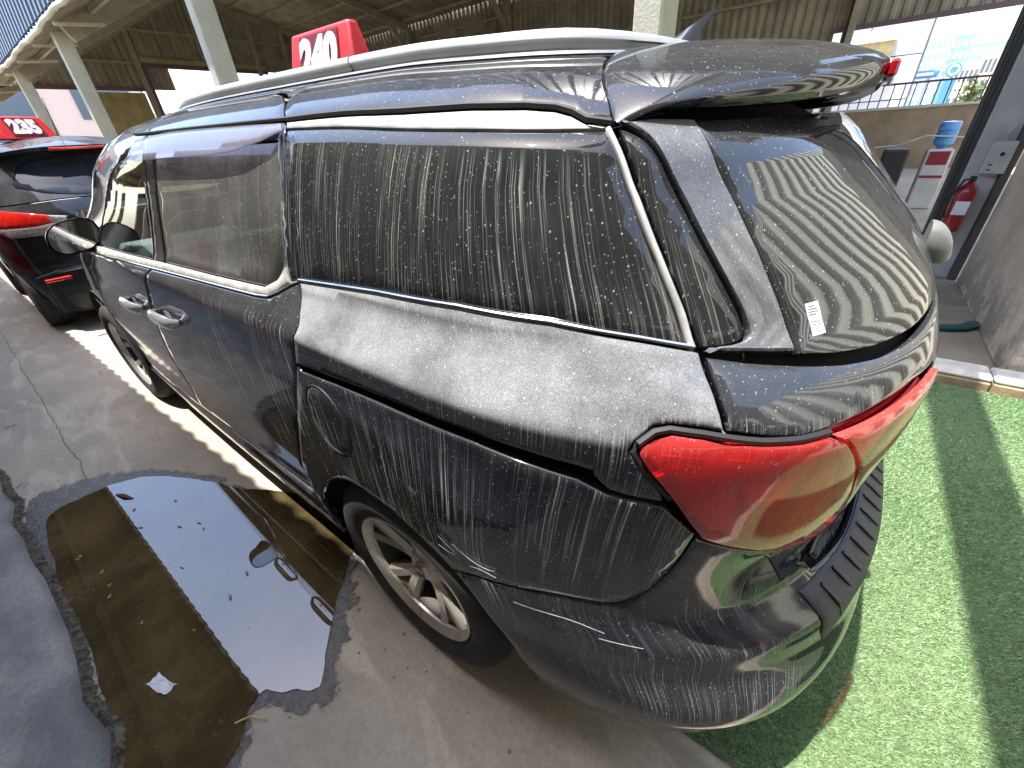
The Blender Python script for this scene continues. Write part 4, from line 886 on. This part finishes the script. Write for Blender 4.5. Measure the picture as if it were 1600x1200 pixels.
# crumpled tissue
v=[];f=[]
for i in range(7):
    for j in range(5): v.append((.655+.016*(i-3)+r.uniform(-.004,.004),1.605+.010*(j-2)+.004*(i-3)+r.uniform(-.003,.003),.010+r.random()*.012))
for i in range(6):
    for j in range(4): f.append((i*5+j,(i+1)*5+j,(i+1)*5+j+1,i*5+j+1))
tag(mobj('crumpled_tissue',v,f,M_tiss,flat=True),'small crumpled white tissue lying in the puddle','litter')
tag(MB().tube([(.325,1.50,.012),(.30,1.46,.016),(.25,1.432,.012)],[.003,.0025,.0015],6).build('dry_stalk',M_twig),'dry yellow stalk lying at the near edge of the puddle','twig')
tag(MB().tube([(1.98,1.44,.010),(1.92,1.42,.022),(1.86,1.395,.010)],[.004,.007,.003],7,sq=(1.6,.6)).build('brown_leaf',simple('brown_leaf_m',(.10,.03,.02),.8)),'dark red-brown curled leaf at the far edge of the puddle','leaf')
# hump of rendered concrete in the corner
M_ramp=NT('ramp_render');t=M_ramp;n1=t.noise(2.2,t.pos((1,2,1)),5,.6);n2=t.noise(85,t.pos(),4,.7);b=t.mixc(t.ramp(n1,.35,.65),(.16,.155,.145),(.36,.345,.315));b=t.mixc(t.ramp(n2,.35,.7,0,.35),b,(.06,.06,.06))
M_ramp=t.done(t.bsdf(b,t.ramp(n1,.3,.7,.45,.85),normal=t.bump(t.math('ADD',t.math('MULTIPLY',n2,.7),n1),.6,.008)))
xs=np.linspace(-2.5,9,240);prof=[(.0,-.005),(.012,.022),(.035,.042),(.075,.052),(.16,.062),(.30,.10),(.6,.135),(1.0,.15),(3.5,.16)]
rr=np.random.default_rng(4);wob=np.interp(xs,np.linspace(-2.5,9,60),rr.normal(0,.012,60))
v=[(x,1.765+.035*max(0,x-1.2)+w+d,h+(.006*math.sin(x*9+d*30) if d>.01 else 0)) for x,w in zip(xs,wob) for d,h in prof];m_=len(prof)
f=[(i*m_+j,(i+1)*m_+j,(i+1)*m_+j+1,i*m_+j+1) for i in range(len(xs)-1) for j in range(m_-1)]
mobj('concrete_ramp',v,f,M_ramp,kind='structure')
dirt=NT('edge_dirt');t=dirt;dirt=t.done(t.bsdf(t.mixc(t.ramp(t.noise(40,t.pos(),5,.8),.4,.6),(.03,.028,.022),(.15,.13,.09)),.9,normal=t.bump(t.noise(60,t.pos()),.8,.01)))
v=[];f=[];n_=400
for i,x in enumerate(np.linspace(-.2,2.9,n_)):
    y=1.757+.035*max(0,x-1.2)+float(np.interp(x,xs,wob));w=.012+.012*rr.random()
    for d,h in ((-w,.006),(0,.016+.01*rr.random()),(.02,.012)): v.append((x,y+d,h))
for i in range(n_-1):
    for j in range(2): f.append((i*3+j,(i+1)*3+j,(i+1)*3+j+1,i*3+j+1))
mobj('silt_line',v,f,dirt,kind='stuff')
# grit swept against the ramp and puddle edge
g_=MB()
for k in range(260):
    x=r.uniform(.2,2.6);y=1.74+.035*max(0,x-1.2)-abs(r.gauss(0,.05)) if k<170 else r.uniform(.9,1.7);q=r.uniform(.0015,.005)
    if k>=170: x=r.uniform(-.2,5.)
    a=r.random()*6;g_.add([(x+q*math.cos(a+j*1.57)*r.uniform(.7,1.2),y+q*math.sin(a+j*1.57),.004) for j in range(4)]+[(x,y,.009+q*.8)],[(0,1,4),(1,2,4),(2,3,4),(3,0,4)])
tag(g_.build('grit',M_ramp,flat=True),'loose grey grit scattered over the concrete by the ramp','grit',kind='stuff')
# artificial turf
M_tb=simple('turf_backing',(.10,.15,.06),.9,0,.3,60)
tx0,tx1,ty0,ty1=-3.6,-.70,-2.10,.695
sheet('turf_mat',tx0,tx1,ty0,ty1,.006,M_tb)
def blades():
    N=330000
    # denser towards the camera side
    x=rng.uniform(tx0+1.2,tx1,N);y=rng.uniform(ty0,ty1,N)
    a=rng.uniform(0,2*math.pi,N);L=rng.uniform(.009,.018,N);w=rng.uniform(.0009,.0016,N)*np.clip(1.0+.45*(.7-y),1,2.2);lean=rng.uniform(.3,1.0,N);yaw=rng.normal(2.2,1.1,N)
    ox=np.cos(yaw)*L*lean;oy=np.sin(yaw)*L*lean;h=L*np.sqrt(np.clip(1-lean**2*.8,.1,1))
    px=np.cos(a)*w;py=np.sin(a)*w
    P0=np.stack([x-px,y-py,np.full(N,.006)],1);P1=np.stack([x+px,y+py,np.full(N,.006)],1);P2=np.stack([x+ox,y+oy,.006+h],1)
    V=np.stack([P0,P1,P2],1).reshape(-1,3).astype(np.float32)
    me=bpy.data.meshes.new('turf');me.vertices.add(3*N);me.vertices.foreach_set('co',V.ravel());me.loops.add(3*N);me.loops.foreach_set('vertex_index',np.arange(3*N,dtype=np.int32))
    me.polygons.add(N);me.polygons.foreach_set('loop_start',np.arange(0,3*N,3,dtype=np.int32));me.polygons.foreach_set('loop_total',np.full(N,3,dtype=np.int32));
    at=me.attributes.new('tone','FLOAT','FACE');tn=np.clip(rng.normal(.5,.22,N),0,1);at.data.foreach_set('value',tn.astype(np.float32))
    me.update(calc_edges=True)
    t=NT('turf_blade');A=t.n('ShaderNodeAttribute',attribute_name='tone').outputs['Fac'];b=t.mixc(A,(.15,.28,.12),(.46,.62,.36));pt=t.ramp(t.noise(1.8,t.pos(),3),.3,.7);b=t.mixc(t.math('MULTIPLY',pt,.35),b,(.50,.63,.40))
    d=t.bsdf(b,.5,spec=.4);tr=t.n('ShaderNodeBsdfTranslucent',{0:b}).outputs[0];me.materials.append(t.done(t.mixs(.25,d,tr)))
    o=bpy.data.objects.new('artificial_turf',me);link(o);tag(o,'bright green artificial turf behind the van','turf',kind='stuff')
blades()
# kerb of pale stone over brown bricks
M_ks=simple('kerb_stone',(.60,.57,.52),.85,0,.15,14,bump=.4,bs=70); M_kb=simple('kerb_brick',(.30,.22,.13),.9,0,.3,9,bump=.4,bs=60)
kb=thing('kerb',(-1.9,-2.2,0),'low kerb of pale stone over brown blocks at the far edge of the turf','kerb')
x=-.2
for k in range(9):
    w=.30+.06*r.random(); 
    if k%2==0 or True: MB().box((x-w+.008+1.9,-.02+.0,.0),(x-.004+1.9,.085+.008*r.random(),.065),.006).build('brick',M_kb,kb)
    MB().box((x-w+.004+1.9,-.12,.066),(x-.004+1.9,.075+.02*r.random(),.098),.012).build('kerb_stone',M_ks,kb); x-=w
# ---------------------------------------------------------------- shed on the right
M_corr=simple('brown_corrugated',(.27,.235,.165),.75,.0,.25,1.5,bump=.15,bs=30); M_steel=simple('painted_steel',(.30,.27,.19),.6,0,.15,3); M_frame=simple('purple_brown_frame',(.12,.08,.09),.6); M_col=simple('painted_column',(.47,.44,.33),.85,0,.08,5,bump=.35,bs=50)
M_blue=simple('dark_blue_corrugated',(.035,.042,.06),.35,.0,.15,3); M_ply=simple('plywood_board',(.36,.29,.14),.85,0,.2,2.5,bump=.2,bs=30)
def corr(name,o,u,v,W,H,mat,parent,pitch=.20,depth=.035,kind=None,shape='trap',angle=30,H2=None):
    o=Vector(o);u=Vector(u).normalized();v=Vector(v).normalized();n=u.cross(v);n.normalize();n_=max(1,int(W/pitch));V=[];F=[]
    if shape=='trap': cyc=((0,0),(.30,0),(.45,1),(.80,1),(.95,0))
    else: cyc=tuple((k/8,.5-.5*math.cos(2*math.pi*k/8)) for k in range(8))
    pts=[(k*pitch+t*pitch,h*depth) for k in range(n_) for t,h in cyc];pts=[p for p in pts if p[0]<=W]+[(W,0)]
    for s_ in (0,H):
        for a,h in pts:V.append(o+u*a+v*(s_ if s_==0 or H2 is None else H+(H2-H)*a/W)+n*h)
    m=len(pts);F=[(i,i+1,m+i+1,m+i) for i in range(m-1)]
    return mobj(name,V,F,mat,parent,angle=angle,kind=kind)
shed=thing('open_shed',(11,-9.4,0),'long open-fronted steel shed with brown corrugated cladding behind the vehicles','shed')
sh=lambda p:(p[0]-11,p[1]+9.4,p[2])
def SB(name,a,b,mat,bev=0.): return MB().box(sh(a),sh(b),bev).build(name,mat,shed)
XE=25.4;YB=-17.0;ZF=3.98;ZR=7.9;ZB=6.5;YR=-9.4
for k,cx in enumerate((.49,6.55,13.35,19.15)):
    SB('column',(cx-.09,-2.04,0),(cx+.09,-1.76,ZF-.02),M_col,.012)
# roof sheets in bays
for k in range(3,12):
    x0=-11.7+3.1*k; 
    corr('roof_sheet',sh((x0-.02,-1.62,ZF-.006*(k%2))),(1,0,0),(0,YR+1.62,ZR-ZF),3.16,math.hypot(YR+1.62,ZR-ZF),M_corr,shed,.25,.04)
    corr('roof_sheet',sh((x0-.02,YB,ZB-.006*(k%2))),(1,0,0),(0,YR-YB,ZR-ZB),3.16,math.hypot(YR-YB,ZR-ZB),M_corr,shed,.25,.04)
# parapet cladding facing the lane
for k in range(3,12):
    x0=-11.7+3.1*k
    corr('parapet_sheet',sh((x0+3.09,-1.60,ZF+.05)),(-1,0,0),(0,-.12,1),3.09,2.6,M_blue,shed,.34,.07)
MB().tube([sh((x,-1.57,ZF-.02+.02*math.sin(x*1.7)+.012*math.sin(x*5.1))) for x in np.linspace(-2.4,25.4,140)],.045,8).build('gutter',M_col,shed)
for x in np.linspace(5,24,9): MB().beam(sh((x,-1.60,ZF-.12)),sh((x,-2.4,ZF-.05)),.05,.05).build('eave_strut',M_col,shed)
# frames
for cx in (.49,6.55,12.8,19.0,25.3):
    MB().beam(sh((cx,-1.9,ZF-.15)),sh((cx,YR,ZR-.15)),.14,.28).build('rafter',M_steel,shed)
    MB().beam(sh((cx,YR,ZR-.15)),sh((cx,YB+.2,ZB-.15)),.14,.28).build('rafter',M_steel,shed)
    MB().beam(sh((cx,YB+.15,ZB-.1)),sh((cx,YB+.15,0)),.16,.28,up=(0,1,0)).build('wall_post',M_steel,shed)
    MB().beam(sh((cx,YB+.3,ZB-1.1)),sh((cx,YB+1.4,ZB-.02)),.12,.2).build('knee_brace',M_steel,shed)
for i in range(6):
    t_=(i+.5)/6;y=-1.8+(YR+1.8)*t_;z=ZF+(ZR-ZF)*t_-.06;MB().beam(sh((-2.4,y,z)),sh((XE,y,z)),.07,.10).build('purlin',M_steel,shed)
    y=YB+(YR-YB)*t_;z=ZB+(ZR-ZB)*t_-.06;MB().beam(sh((-2.4,y,z)),sh((XE,y,z)),.07,.10).build('purlin',M_steel,shed)
# long back wall: cladding above, low masonry wall and railing to the right
for k in range(8):
    x0=.9+3.1*k; corr('back_sheet',sh((x0,YB,0)),(1,0,0),(0,0,1),3.12,ZB+.12,M_corr,shed,.26,.04)
for k in range(3,5):
    x0=-14.6+3.1*k; corr('back_sheet',sh((x0,YB,3.62)),(1,0,0),(0,0,1),3.12,ZB-3.50,M_corr,shed,.26,.04)
for z in (4.6,5.9): MB().beam(sh((-5.3,YB+.07,z)),sh((XE,YB+.07,z)),.06,.08).build('girt',M_steel,shed)
MB().beam(sh((-5.3,YB+.05,3.60)),sh((.95,YB+.05,3.60)),.10,.12).build('lintel',M_frame,shed)
MB().beam(sh((.62,YB+.06,1.5)),sh((.62,YB+.06,3.6)),.14,.14,up=(0,1,0)).build('opening_post',M_frame,shed)
# gable end wall with window and low opening
def gz(y): return ZF+(ZR-ZF)*(y+1.62)/(YR+1.62) if y>YR else ZB+(ZR-ZB)*(y-YB)/(YR-YB)
y=-1.75
while y>YB:
    y2=max(YB,y-1.53);zz=gz(y)-.05;zz2=gz(y2)-.05;zb=4.22 if y>-6.6 else (0. if (y<-12.6) else 5.18)
    corr('gable_sheet',sh((XE,y,zb)),(0,-1,0),(0,0,1),y-y2+.02,zz-zb,M_corr,shed,.255,.045,H2=zz2-zb); y=y2
for z in (5.15,6.3): MB().beam(sh((XE-.06,-2,z)),sh((XE-.06,YB,z)),.06,.09).build('girt',M_steel,shed)
for yy in (-6.75,-12.0,-13.6): MB().beam(sh((XE-.1,yy,0)),sh((XE-.1,yy,min(7.5,gz(yy)))),.18,.2,up=(0,1,0)).build('gable_post',M_steel,shed)
SB('plywood_panel',(XE-.05,-6.6,0),(XE,-4.75,4.1),M_ply)
for yy,zz in ((-5.4,1),(-5.9,1)): pass
MB().beam(sh((XE-.05,-1.9,4.22)),sh((XE-.05,-6.8,4.22)),.10,.13).build('opening_header',M_frame,shed)
MB().beam(sh((XE-.05,-6.9,5.10)),sh((XE-.05,-12.4,5.10)),.12,.16).build('window_header',M_frame,shed)
MB().beam(sh((XE-.04,-6.9,5.28)),sh((XE-.04,-12.4,5.28)),.14,.18).build('window_sill_beam',M_ply,shed)
for yy in (-6.95,-12.35): MB().beam(sh((XE-.05,yy,1.2)),sh((XE-.05,yy,5.1)),.16,.12,up=(0,1,0)).build('window_jamb',M_frame,shed)
SB('gable_base_wall',(XE-.1,-12.4,0),(XE+.05,-6.9,1.9),M_col)
# low wall and railing at the back
M_ren=simple('brown_render',(.25,.185,.12),.9,0,.2,2,bump=.3,bs=20); lw=thing('back_wall',(-4,YB,0),'low brown rendered wall closing the back of the shed beneath the railing','wall')
MB().box((-10,-.15,0),(5.2,.15,1.53),.01).build('wall_body',M_ren,lw); MB().box((-10.05,-.2,1.532),(5.25,.2,1.60),.01).build('coping',M_col,lw)
ral=thing('railing',(-4,YB,1.6),'thin brown metal railing on top of the low back wall','railing')
M_rl=simple('railing_brown',(.06,.04,.035),.5)
MB().beam((-8,0,.55),(5,0,.55),.05,.05).build('top_rail',M_rl,ral)
for k in range(54): MB().beam((-8+.24*k,0,0),(-8+.24*k,0,.53),.028,.028,up=(0,1,0)).build('baluster',M_rl,ral)
# end wall on the right: plaster, column, post, cladding
M_pl=NT('stained_plaster');t=M_pl;n1=t.noise(1.3,t.pos(),6,.65);n2=t.noise(70,t.pos(),4,.7);b=t.mixc(t.ramp(n1,.35,.62),(.52,.43,.33),(.70,.60,.48));pz=t.n('ShaderNodeSeparateXYZ',{0:t.pos()}).outputs[2];low=t.math('MULTIPLY',t.ramp(pz,.75,.0),t.ramp(t.noise(3.4,t.pos(),5,.7),.45,.56));b=t.mixc(t.math('MULTIPLY',low,.6),b,(.13,.115,.11));b=t.mixc(t.ramp(n2,.4,.7,0,.2),b,(.2,.17,.14));pv=t.ramp(t.noise(5,t.pos(),6,.75),.66,.70);b=t.mixc(t.math('MULTIPLY',pv,.7),b,(.60,.56,.52))
M_pl=t.done(t.bsdf(b,.9,normal=t.bump(t.math('ADD',t.math('MULTIPLY',n2,.4),t.math('MULTIPLY',t.math('ADD',low,pv),-.8)),.5,.01)))
ew=thing('end_wall',(-2.0,-3.4,0),'stained beige plastered wall on the right with pale corrugated sheets above it','wall')
MB().box((-.12,-1.25,0),(.10,1.03,2.6),.012).build('plaster',M_pl,ew)
M_lc=simple('pale_corrugated',(.58,.54,.38),.5,.0,.12,2)
for k in range(4): corr('corrugated_sheet',(.06,-1.25-1.2*k+1.0+1.2,2.62),(0,-1,0),(0,0,1),1.19,1.9,M_lc,ew,.20,.05,shape='sin')
M_grey=simple('grey_post',(.085,.080,.072),.7,0,.2,4); M_cw=simple('pale_grey_column',(.50,.49,.46),.7,0,.12,4,bump=.15)
pc=thing('post',(-1.74,-4.85,0),'pale grey pillar flanked by dark steel posts beside the plastered wall','post')
MB().box((-.10,-.10,0),(.14,.10,4.0),.01).build('pillar',M_cw,pc); MB().box((.145,-.09,0),(.23,.04,4.0),.005).build('steel_post',M_grey,pc); MB().box((-.16,-.05,0),(-.102,.16,4.0),.004).build('steel_post',M_grey,pc)
for k in range(2): MB().tube([(.20+.02*k,.06,0.0),(.20+.02*k,.065,3.9)],.009,8).build('conduit',M_grey,pc)
# things on the pillar: extinguisher, box
M_ext=simple('extinguisher_red',(.30,.012,.02),.3,0,.1,20,coat=.4);M_dk=simple('dark_plastic',(.02,.02,.02),.5)
ex=thing('fire_extinguisher',(-1.66,-4.62,.70),'dark red fire extinguisher with a white label hanging on the pillar','fire extinguisher')
MB().lathe([(0,-.21),(.06,-.21),(.075,-.19),(.078,.14),(.06,.19),(.03,.215),(.022,.24),(0,.24)],28,'z').build('cylinder',M_ext,ex); MB().box((-.02,-.02,.24),(.02,.05,.28),.005).build('valve',M_dk,ex)
MB().tube([(0,.03,.26),(.06,.05,.25),(.10,.06,.12),(.09,.05,-.08)],.010,8).build('hose',M_dk,ex); MB().box((-.05,.062,-.05),(.05,.082,.07),.003).build('label_plate',M_st,ex)
eb=thing('junction_box',(-1.78,-4.72,1.12),'white electrical box with a round knockout mounted on the pale pillar','electrical box')
MB().box((-.07,0,-.13),(.09,.05,.13),.006).build('box_body',M_cw,eb); MB().lathe([(0,.003),(.016,.003),(.016,0)],16,'y',(.0,.051,.03)).build('knockout',M_dk,eb)
for k in range(2): MB().box((.03,.05,-.06-.04*k),(.06,.054,-.05-.04*k)).build('slot',M_dk,eb)
MB().tube([(.02,.03,.13),(.03,.05,.2),(.0,.03,.26)],.012,8).build('cable',M_cw,eb)
# water dispenser and clutter
wd=thing('water_dispenser',(-1.80,-9.4,0),'pale water dispenser with dark red taps panel and an upturned blue bottle','water dispenser',rotz=0)
MB().box((-.17,-.17,0),(.17,.17,.93),.02).build('cabinet',M_cw,wd); MB().box((-.13,.171,.70),(.13,.180,.90),.003).build('tap_panel',simple('maroon_panel',(.22,.015,.03),.4),wd); MB().box((-.15,.171,.50),(.15,.176,.54)).build('trim_band',simple('maroon_band',(.20,.02,.03),.4),wd)
M_bot=NT('blue_water_bottle');t=M_bot;M_bot=t.done(t.bsdf((.10,.30,.62),.12,spec=.5))
MB().lathe([(0,.93),(.05,.93),(.06,.96),(.13,1.0),(.135,1.08),(.125,1.09),(.135,1.10),(.135,1.18),(.125,1.19),(.135,1.20),(.135,1.28),(.12,1.32),(0,1.33)],28,'z').build('water_bottle',M_bot,wd)
tag(MB().box((-1.40,-9.6,0),(-1.05,-9.1,.95),.03).build('black_cabinet',M_dk),'low black cabinet standing left of the water dispenser','cabinet')
tag(MB().tube([(-2.6,-9.3,1.12),(-2.0,-9.2,1.10),(-1.55,-9.2,1.14),(-1.2,-9.3,1.0),(-.9,-9.3,.98)],.012,8).build('water_pipe',M_cw),'thin white pipe running behind the blue water bottle','pipe')
for k in range(9):
    x=-2.9+.0*k
v=MB()
for k in range(12): v.tube([(-2.28+r.uniform(-.1,.1),-8.0+r.uniform(-.3,.3),.1),(-2.2+r.uniform(-.1,.1),-8.0+r.uniform(-.2,.2),.7+r.random()*.3),(-2.1+r.uniform(-.15,.15),-8.1,1.05+r.random()*.25)],.018,7)
tag(v.build('hose_bundle',M_dk),'dark tangle of hoses and cables hanging beside the pillar','hoses')
hs=[(-1.66+.05*math.cos(a)*1.0+.0,-3.30+.28*math.sin(a)-.1,.02) for a in np.linspace(-1.4,1.4,14)]
tag(MB().tube([(-1.62,-3.12,.03),(-1.70,-3.14,.032),(-1.78,-3.18,.034),(-1.85,-3.26,.035),(-1.88,-3.34,.03)],.035,8,sq=(1.3,.5)).build('green_tray',simple('teal_plastic',(.02,.11,.10),.4)),'curved teal plastic tray on the floor beside the plastered wall','tray')
# ---------------------------------------------------------------- canopy over the photographer
can=thing('lane_canopy',(8,4.5,0),'brown corrugated canopy on the left of the lane, seen reflected in the puddle','canopy')
cn=lambda p:(p[0]-8,p[1]-4.5,p[2]); YC=1.53;ZC=3.5;YF=lambda x:1.605+.020*(x-3.6) if x>3.6 else (1.48+.0403*(x-.5) if x>.5 else max(1.2,1.48+.084*(x-.5)))
M_cunder=simple('canopy_sheet',(.52,.41,.25),.7,0,.25,1.2)
for k in range(2,14):
    x0=-11.9+3.1*k; corr('canopy_roof_sheet',cn((x0-.02,YF(x0),ZC-.004*(k%2))),(3.1,YF(x0+3.1)-YF(x0),0),(0,5.5,.9),3.16,5.8,M_cunder,can,.20,.05,shape='sin')
    corr('fascia_sheet',cn((x0,YF(x0)+.03,ZC-.16)),(3.1,YF(x0+3.1)-YF(x0),0),(0,0,1),3.09,.22,M_col,can,.20,.02,shape='sin')
for x in (-6.9,-.5,5.9,12.3,18.7,25.1): 
    MB().box(cn((x-.14,2.9,0)),cn((x+.14,3.18,ZC+.1)),.01).build('column',M_col,can)
    MB().beam(cn((x,YF(x)+.14,ZC-.16)),cn((x,7.1,ZC+.65)),.14,.22).build('rafter',M_steel,can)
for yy in (2.4,3.8,5.2,6.6): MB().beam(cn((-12,yy,ZC-.08+(yy-YC)*.1636)),cn((31,yy,ZC-.08+(yy-YC)*.1636)),.06,.09).build('purlin',M_col,can)
tag(MB().box((-12,7.2,0),(31,7.4,4.6)).build('yard_wall',M_ren),'long brown rendered wall behind the canopy, seen only in reflections','wall')
tb=MB().beam((-.75,YC-.2,4.55),(-.72,-2.4,4.55),.25,.12); tag(tb.build('tie_beam',M_steel),'steel beam spanning overhead between canopy and shed, casting the band of shade on the turf','beam')
t=NT('cream_shade_striped');py=t.n('ShaderNodeSeparateXYZ',{0:t.pos()}).outputs[1];ph=t.math('FRACT',t.math('DIVIDE',t.math('ADD',py,12.0),.95));cr=t.ramp(t.math('ABSOLUTE',t.math('SUBTRACT',ph,.5)),.34,.14)  # dark valleys and cream ridges paint in the corrugation's light and shade
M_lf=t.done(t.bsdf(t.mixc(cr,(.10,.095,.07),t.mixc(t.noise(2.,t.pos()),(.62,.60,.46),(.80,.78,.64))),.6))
rf=thing('sun_tilted_sheeting',(-4.6,-2.6,0),'unseen cream corrugated sheeting behind the turf, leaned back to catch the sun, with painted shade stripes, mirrored in the rear window','roof')  # unseen sheeting, leaned back so the sun brightens its reflection
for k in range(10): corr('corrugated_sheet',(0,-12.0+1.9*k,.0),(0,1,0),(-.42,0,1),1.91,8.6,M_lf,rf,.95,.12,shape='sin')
for k in range(7): MB().beam((-.25,-12.0+3.2*k,0),(-3.6,-12.0+3.2*k,7.9),.08,.1).build('rafter',M_grey,rf)
rc=thing('red_reflection_box',(7.4,3.7,0),'red box added under the left canopy for its reflection in the sliding door','cabinet')  # unseen box, added to put red into the sliding door reflection
MB().box((-1.1,-.3,.05),(1.1,.3,1.5),.02).build('reflection_box_body',M_sred,rc)
for k in (-1,1): MB().box((k*.54-.5,-.325,.12),(k*.54+.5,-.303,1.42),.006).build('reflection_box_panel',M_sred,rc)
# ---------------------------------------------------------------- city beyond
def facade(name,loc,w,d,h,mat,glass,nx,nz,label,roty=0,win=True,grp=None):
    t=thing(name,loc,label,'building',grp,roty); MB().box((-w/2,-d/2,0),(w/2,d/2,h),.0).build('wall',mat,t)
    if win:
        for i in range(nx):
            for k in range(nz):
                x=-w/2+w*(i+.5)/nx;z=h*(k+.6)/(nz+.3);ww=w/nx*.33;hh=h/nz*.30
                MB().box((x-ww,d/2,z-hh),(x+ww,d/2+.05*w/10,z+hh)).build('window',glass,t)
    return t
M_wp=simple('white_panels',(.50,.51,.54),.5,0,.05,1);M_bg=simple('beige_wall',(.62,.54,.42),.9,0,.1,.2);M_pk=simple('pinkish_wall',(.60,.47,.42),.9);M_gb=simple('hazed_tower_glass',(.26,.36,.47),.25,.0,.2,.02);M_gp=simple('hazed_pale_tower',(.45,.55,.66),.6,0,.1,.02);M_win=simple('window_dark',(.10,.13,.16),.2);M_join=simple('panel_joint',(.18,.18,.19),.7)  # tower blues and window tone greyed to paint in distance haze
# white panelled building with joints, right behind
wb=thing('panelled_building',(4.5,-34,-4),'white panelled building with brown soffit just beyond the railing','building')
for i in range(7):
    for k in range(7):
        MB().box((-6.3+2.55*i,-.1,2.0*k),(-6.3+2.55*i+2.50,.05,2.0*k+1.95),.01).build('panel',M_wp,wb)
MB().box((-6.4,-14,0),(11.6,-.12,14.2)).build('wall',M_join,wb); 
MB().box((-5.0,.0,7.6),(11.6,2.4,9.0)).build('soffit_band',M_ply,wb); MB().box((-5.1,2.4,8.5),(11.6,2.6,8.95)).build('light_band',M_wp,wb)
facade('office_tower',(-9.0,-200,-10),7,8,28.5,M_gp,M_gb,6,10,'pale blue office tower, the left one of the towers beyond the railing')
facade('glass_tower',(-15.4,-210,-10),5.2,6,29,M_gb,M_gp,4,10,'darker blue glass tower between the pale tower and the low blocks')
facade('wide_blue_block',(-33,-330,-10),14,12,35,M_gb,M_gp,8,7,'wide blue block, haze in its colour, behind the beige flats on the right')
for i,(x,y,w,h) in enumerate(((-15.2,-170,5,20),(-20.5,-172,5,22),(-11.5,-120,5,13.5))):
    facade('flats',(x,y,-10),w,5,h,M_bg,M_win,6,5,('tall beige block of flats below the wide blue block','beige block of flats at the right end of the view','low beige flats nearest the railing, behind the pylon')[i])
# filling-station pylon and canopy
M_pb=simple('hazed_pylon_blue',(.08,.26,.52),.4);M_pw=simple('pylon_white',(.75,.78,.8),.4)  # sign blue softened, distance haze put into the colour
py_=thing('station_pylon',(-5.2,-60,-6),'blue filling-station pylon with a round white emblem above the railing','sign')
MB().box((-.42,-.3,0),(.42,.3,9.6),.1).build('pylon_body',M_pb,py_); MB().lathe([(0,.34),(.50,.34),(.54,.30),(.54,-.3),(0,-.3)],36,'y',(0,0,10.2)).build('emblem_disc',M_pb,py_)
MB().lathe([(.26,.36),(.40,.36),(.40,.34),(.26,.34)],36,'y',(0,0,10.2),closed=True).build('emblem_ring',M_pw,py_)
sc=thing('station_canopy',(-2.6,-48,-6),'flat blue filling-station canopy left of the pylon','canopy')
MB().box((-.9,-2,9.3),(1.9,2,9.75),.1).build('canopy_slab',M_pb,sc); MB().box((-.6,2.01,9.42),(.6,2.05,9.62)).build('lettering_band',M_pw,sc)
for x in (-.5,1.5): MB().box((x-.1,-.1,0),(x+.1,.1,9.3)).build('pillar',M_pw,sc)
def tree(x,y,z,h,w,label):
    t=thing('roadside_tree',(x,y,z),label,'tree'); MB().tube([(0,0,0),(.1,0,h*.5),(0,.1,h*.8)],[.2,.14,.06],8).build('trunk',simple('bark',(.12,.09,.06),.9),t)
    n=2600;c=rng.normal(0,1,(n,3));c/=np.linalg.norm(c,axis=1)[:,None];rr_=rng.uniform(.35,1,n)**.5;c=c*rr_[:,None]*np.array([w,w,h*.42])*(1+.25*np.sin(c[:,:1]*7+c[:,1:2]*5))+np.array([0,0,h*.62])
    V=[];F=[]
    for i in range(n):
        a=rng.normal(0,.16,3);b=rng.normal(0,.16,3);V+=[c[i]-a,c[i]+b,c[i]+a];F.append((3*i,3*i+1,3*i+2))
    mobj('crown',V,F,simple('tree_leaf',(.10,.14,.035),.7,0,.4,2),t,flat=True)
tree(-7.0,-60,-6,8.6,.9,'small green tree right of the blue pylon')
# parked vehicle roofs and lot beyond: pale ground further down
sheet('lower_lot',-120,60,-300,-19,-.9,M_bg) if False else None
# street outside the gable end
facade('pink_house',(44,-4.2,0),14,6,7.5,M_pk,M_win,3,2,'pinkish rendered house seen under the shed end wall',math.radians(90))
facade('sandy_house',(90,-26,0),24,10,7.5,M_bg,M_win,4,2,'sandy-coloured low house far beyond the shed window',math.radians(90))
facade('sandy_block',(85,-14,0),10,10,8.5,M_bg,M_win,3,2,'small sand-coloured block seen between the pink house and the column',math.radians(90))
sl_=thing('string_lights',(30,-9.5,0),'strings of festoon bulbs on thin poles outside the shed window','string lights')
for i,yy in enumerate((-7.9,-11.6)): MB().tube([(0,yy+9.5,0),(0,yy+9.5,7)],.035,6).build('pole',M_grey,sl_)
for k in range(7):
    z=5.6-.30*k; pts=[(0,-1.9+3.5*j/12-.2,z-.25*math.sin(math.pi*j/12)) for j in range(13)]
    MB().tube(pts,.006,5).build('wire',M_grey,sl_)
    for p in pts[1:-1]: MB().lathe([(0,-.07),(.022,-.05),(.022,-.03),(0,0)],6,'z',p).build('bulb',M_grey,sl_)
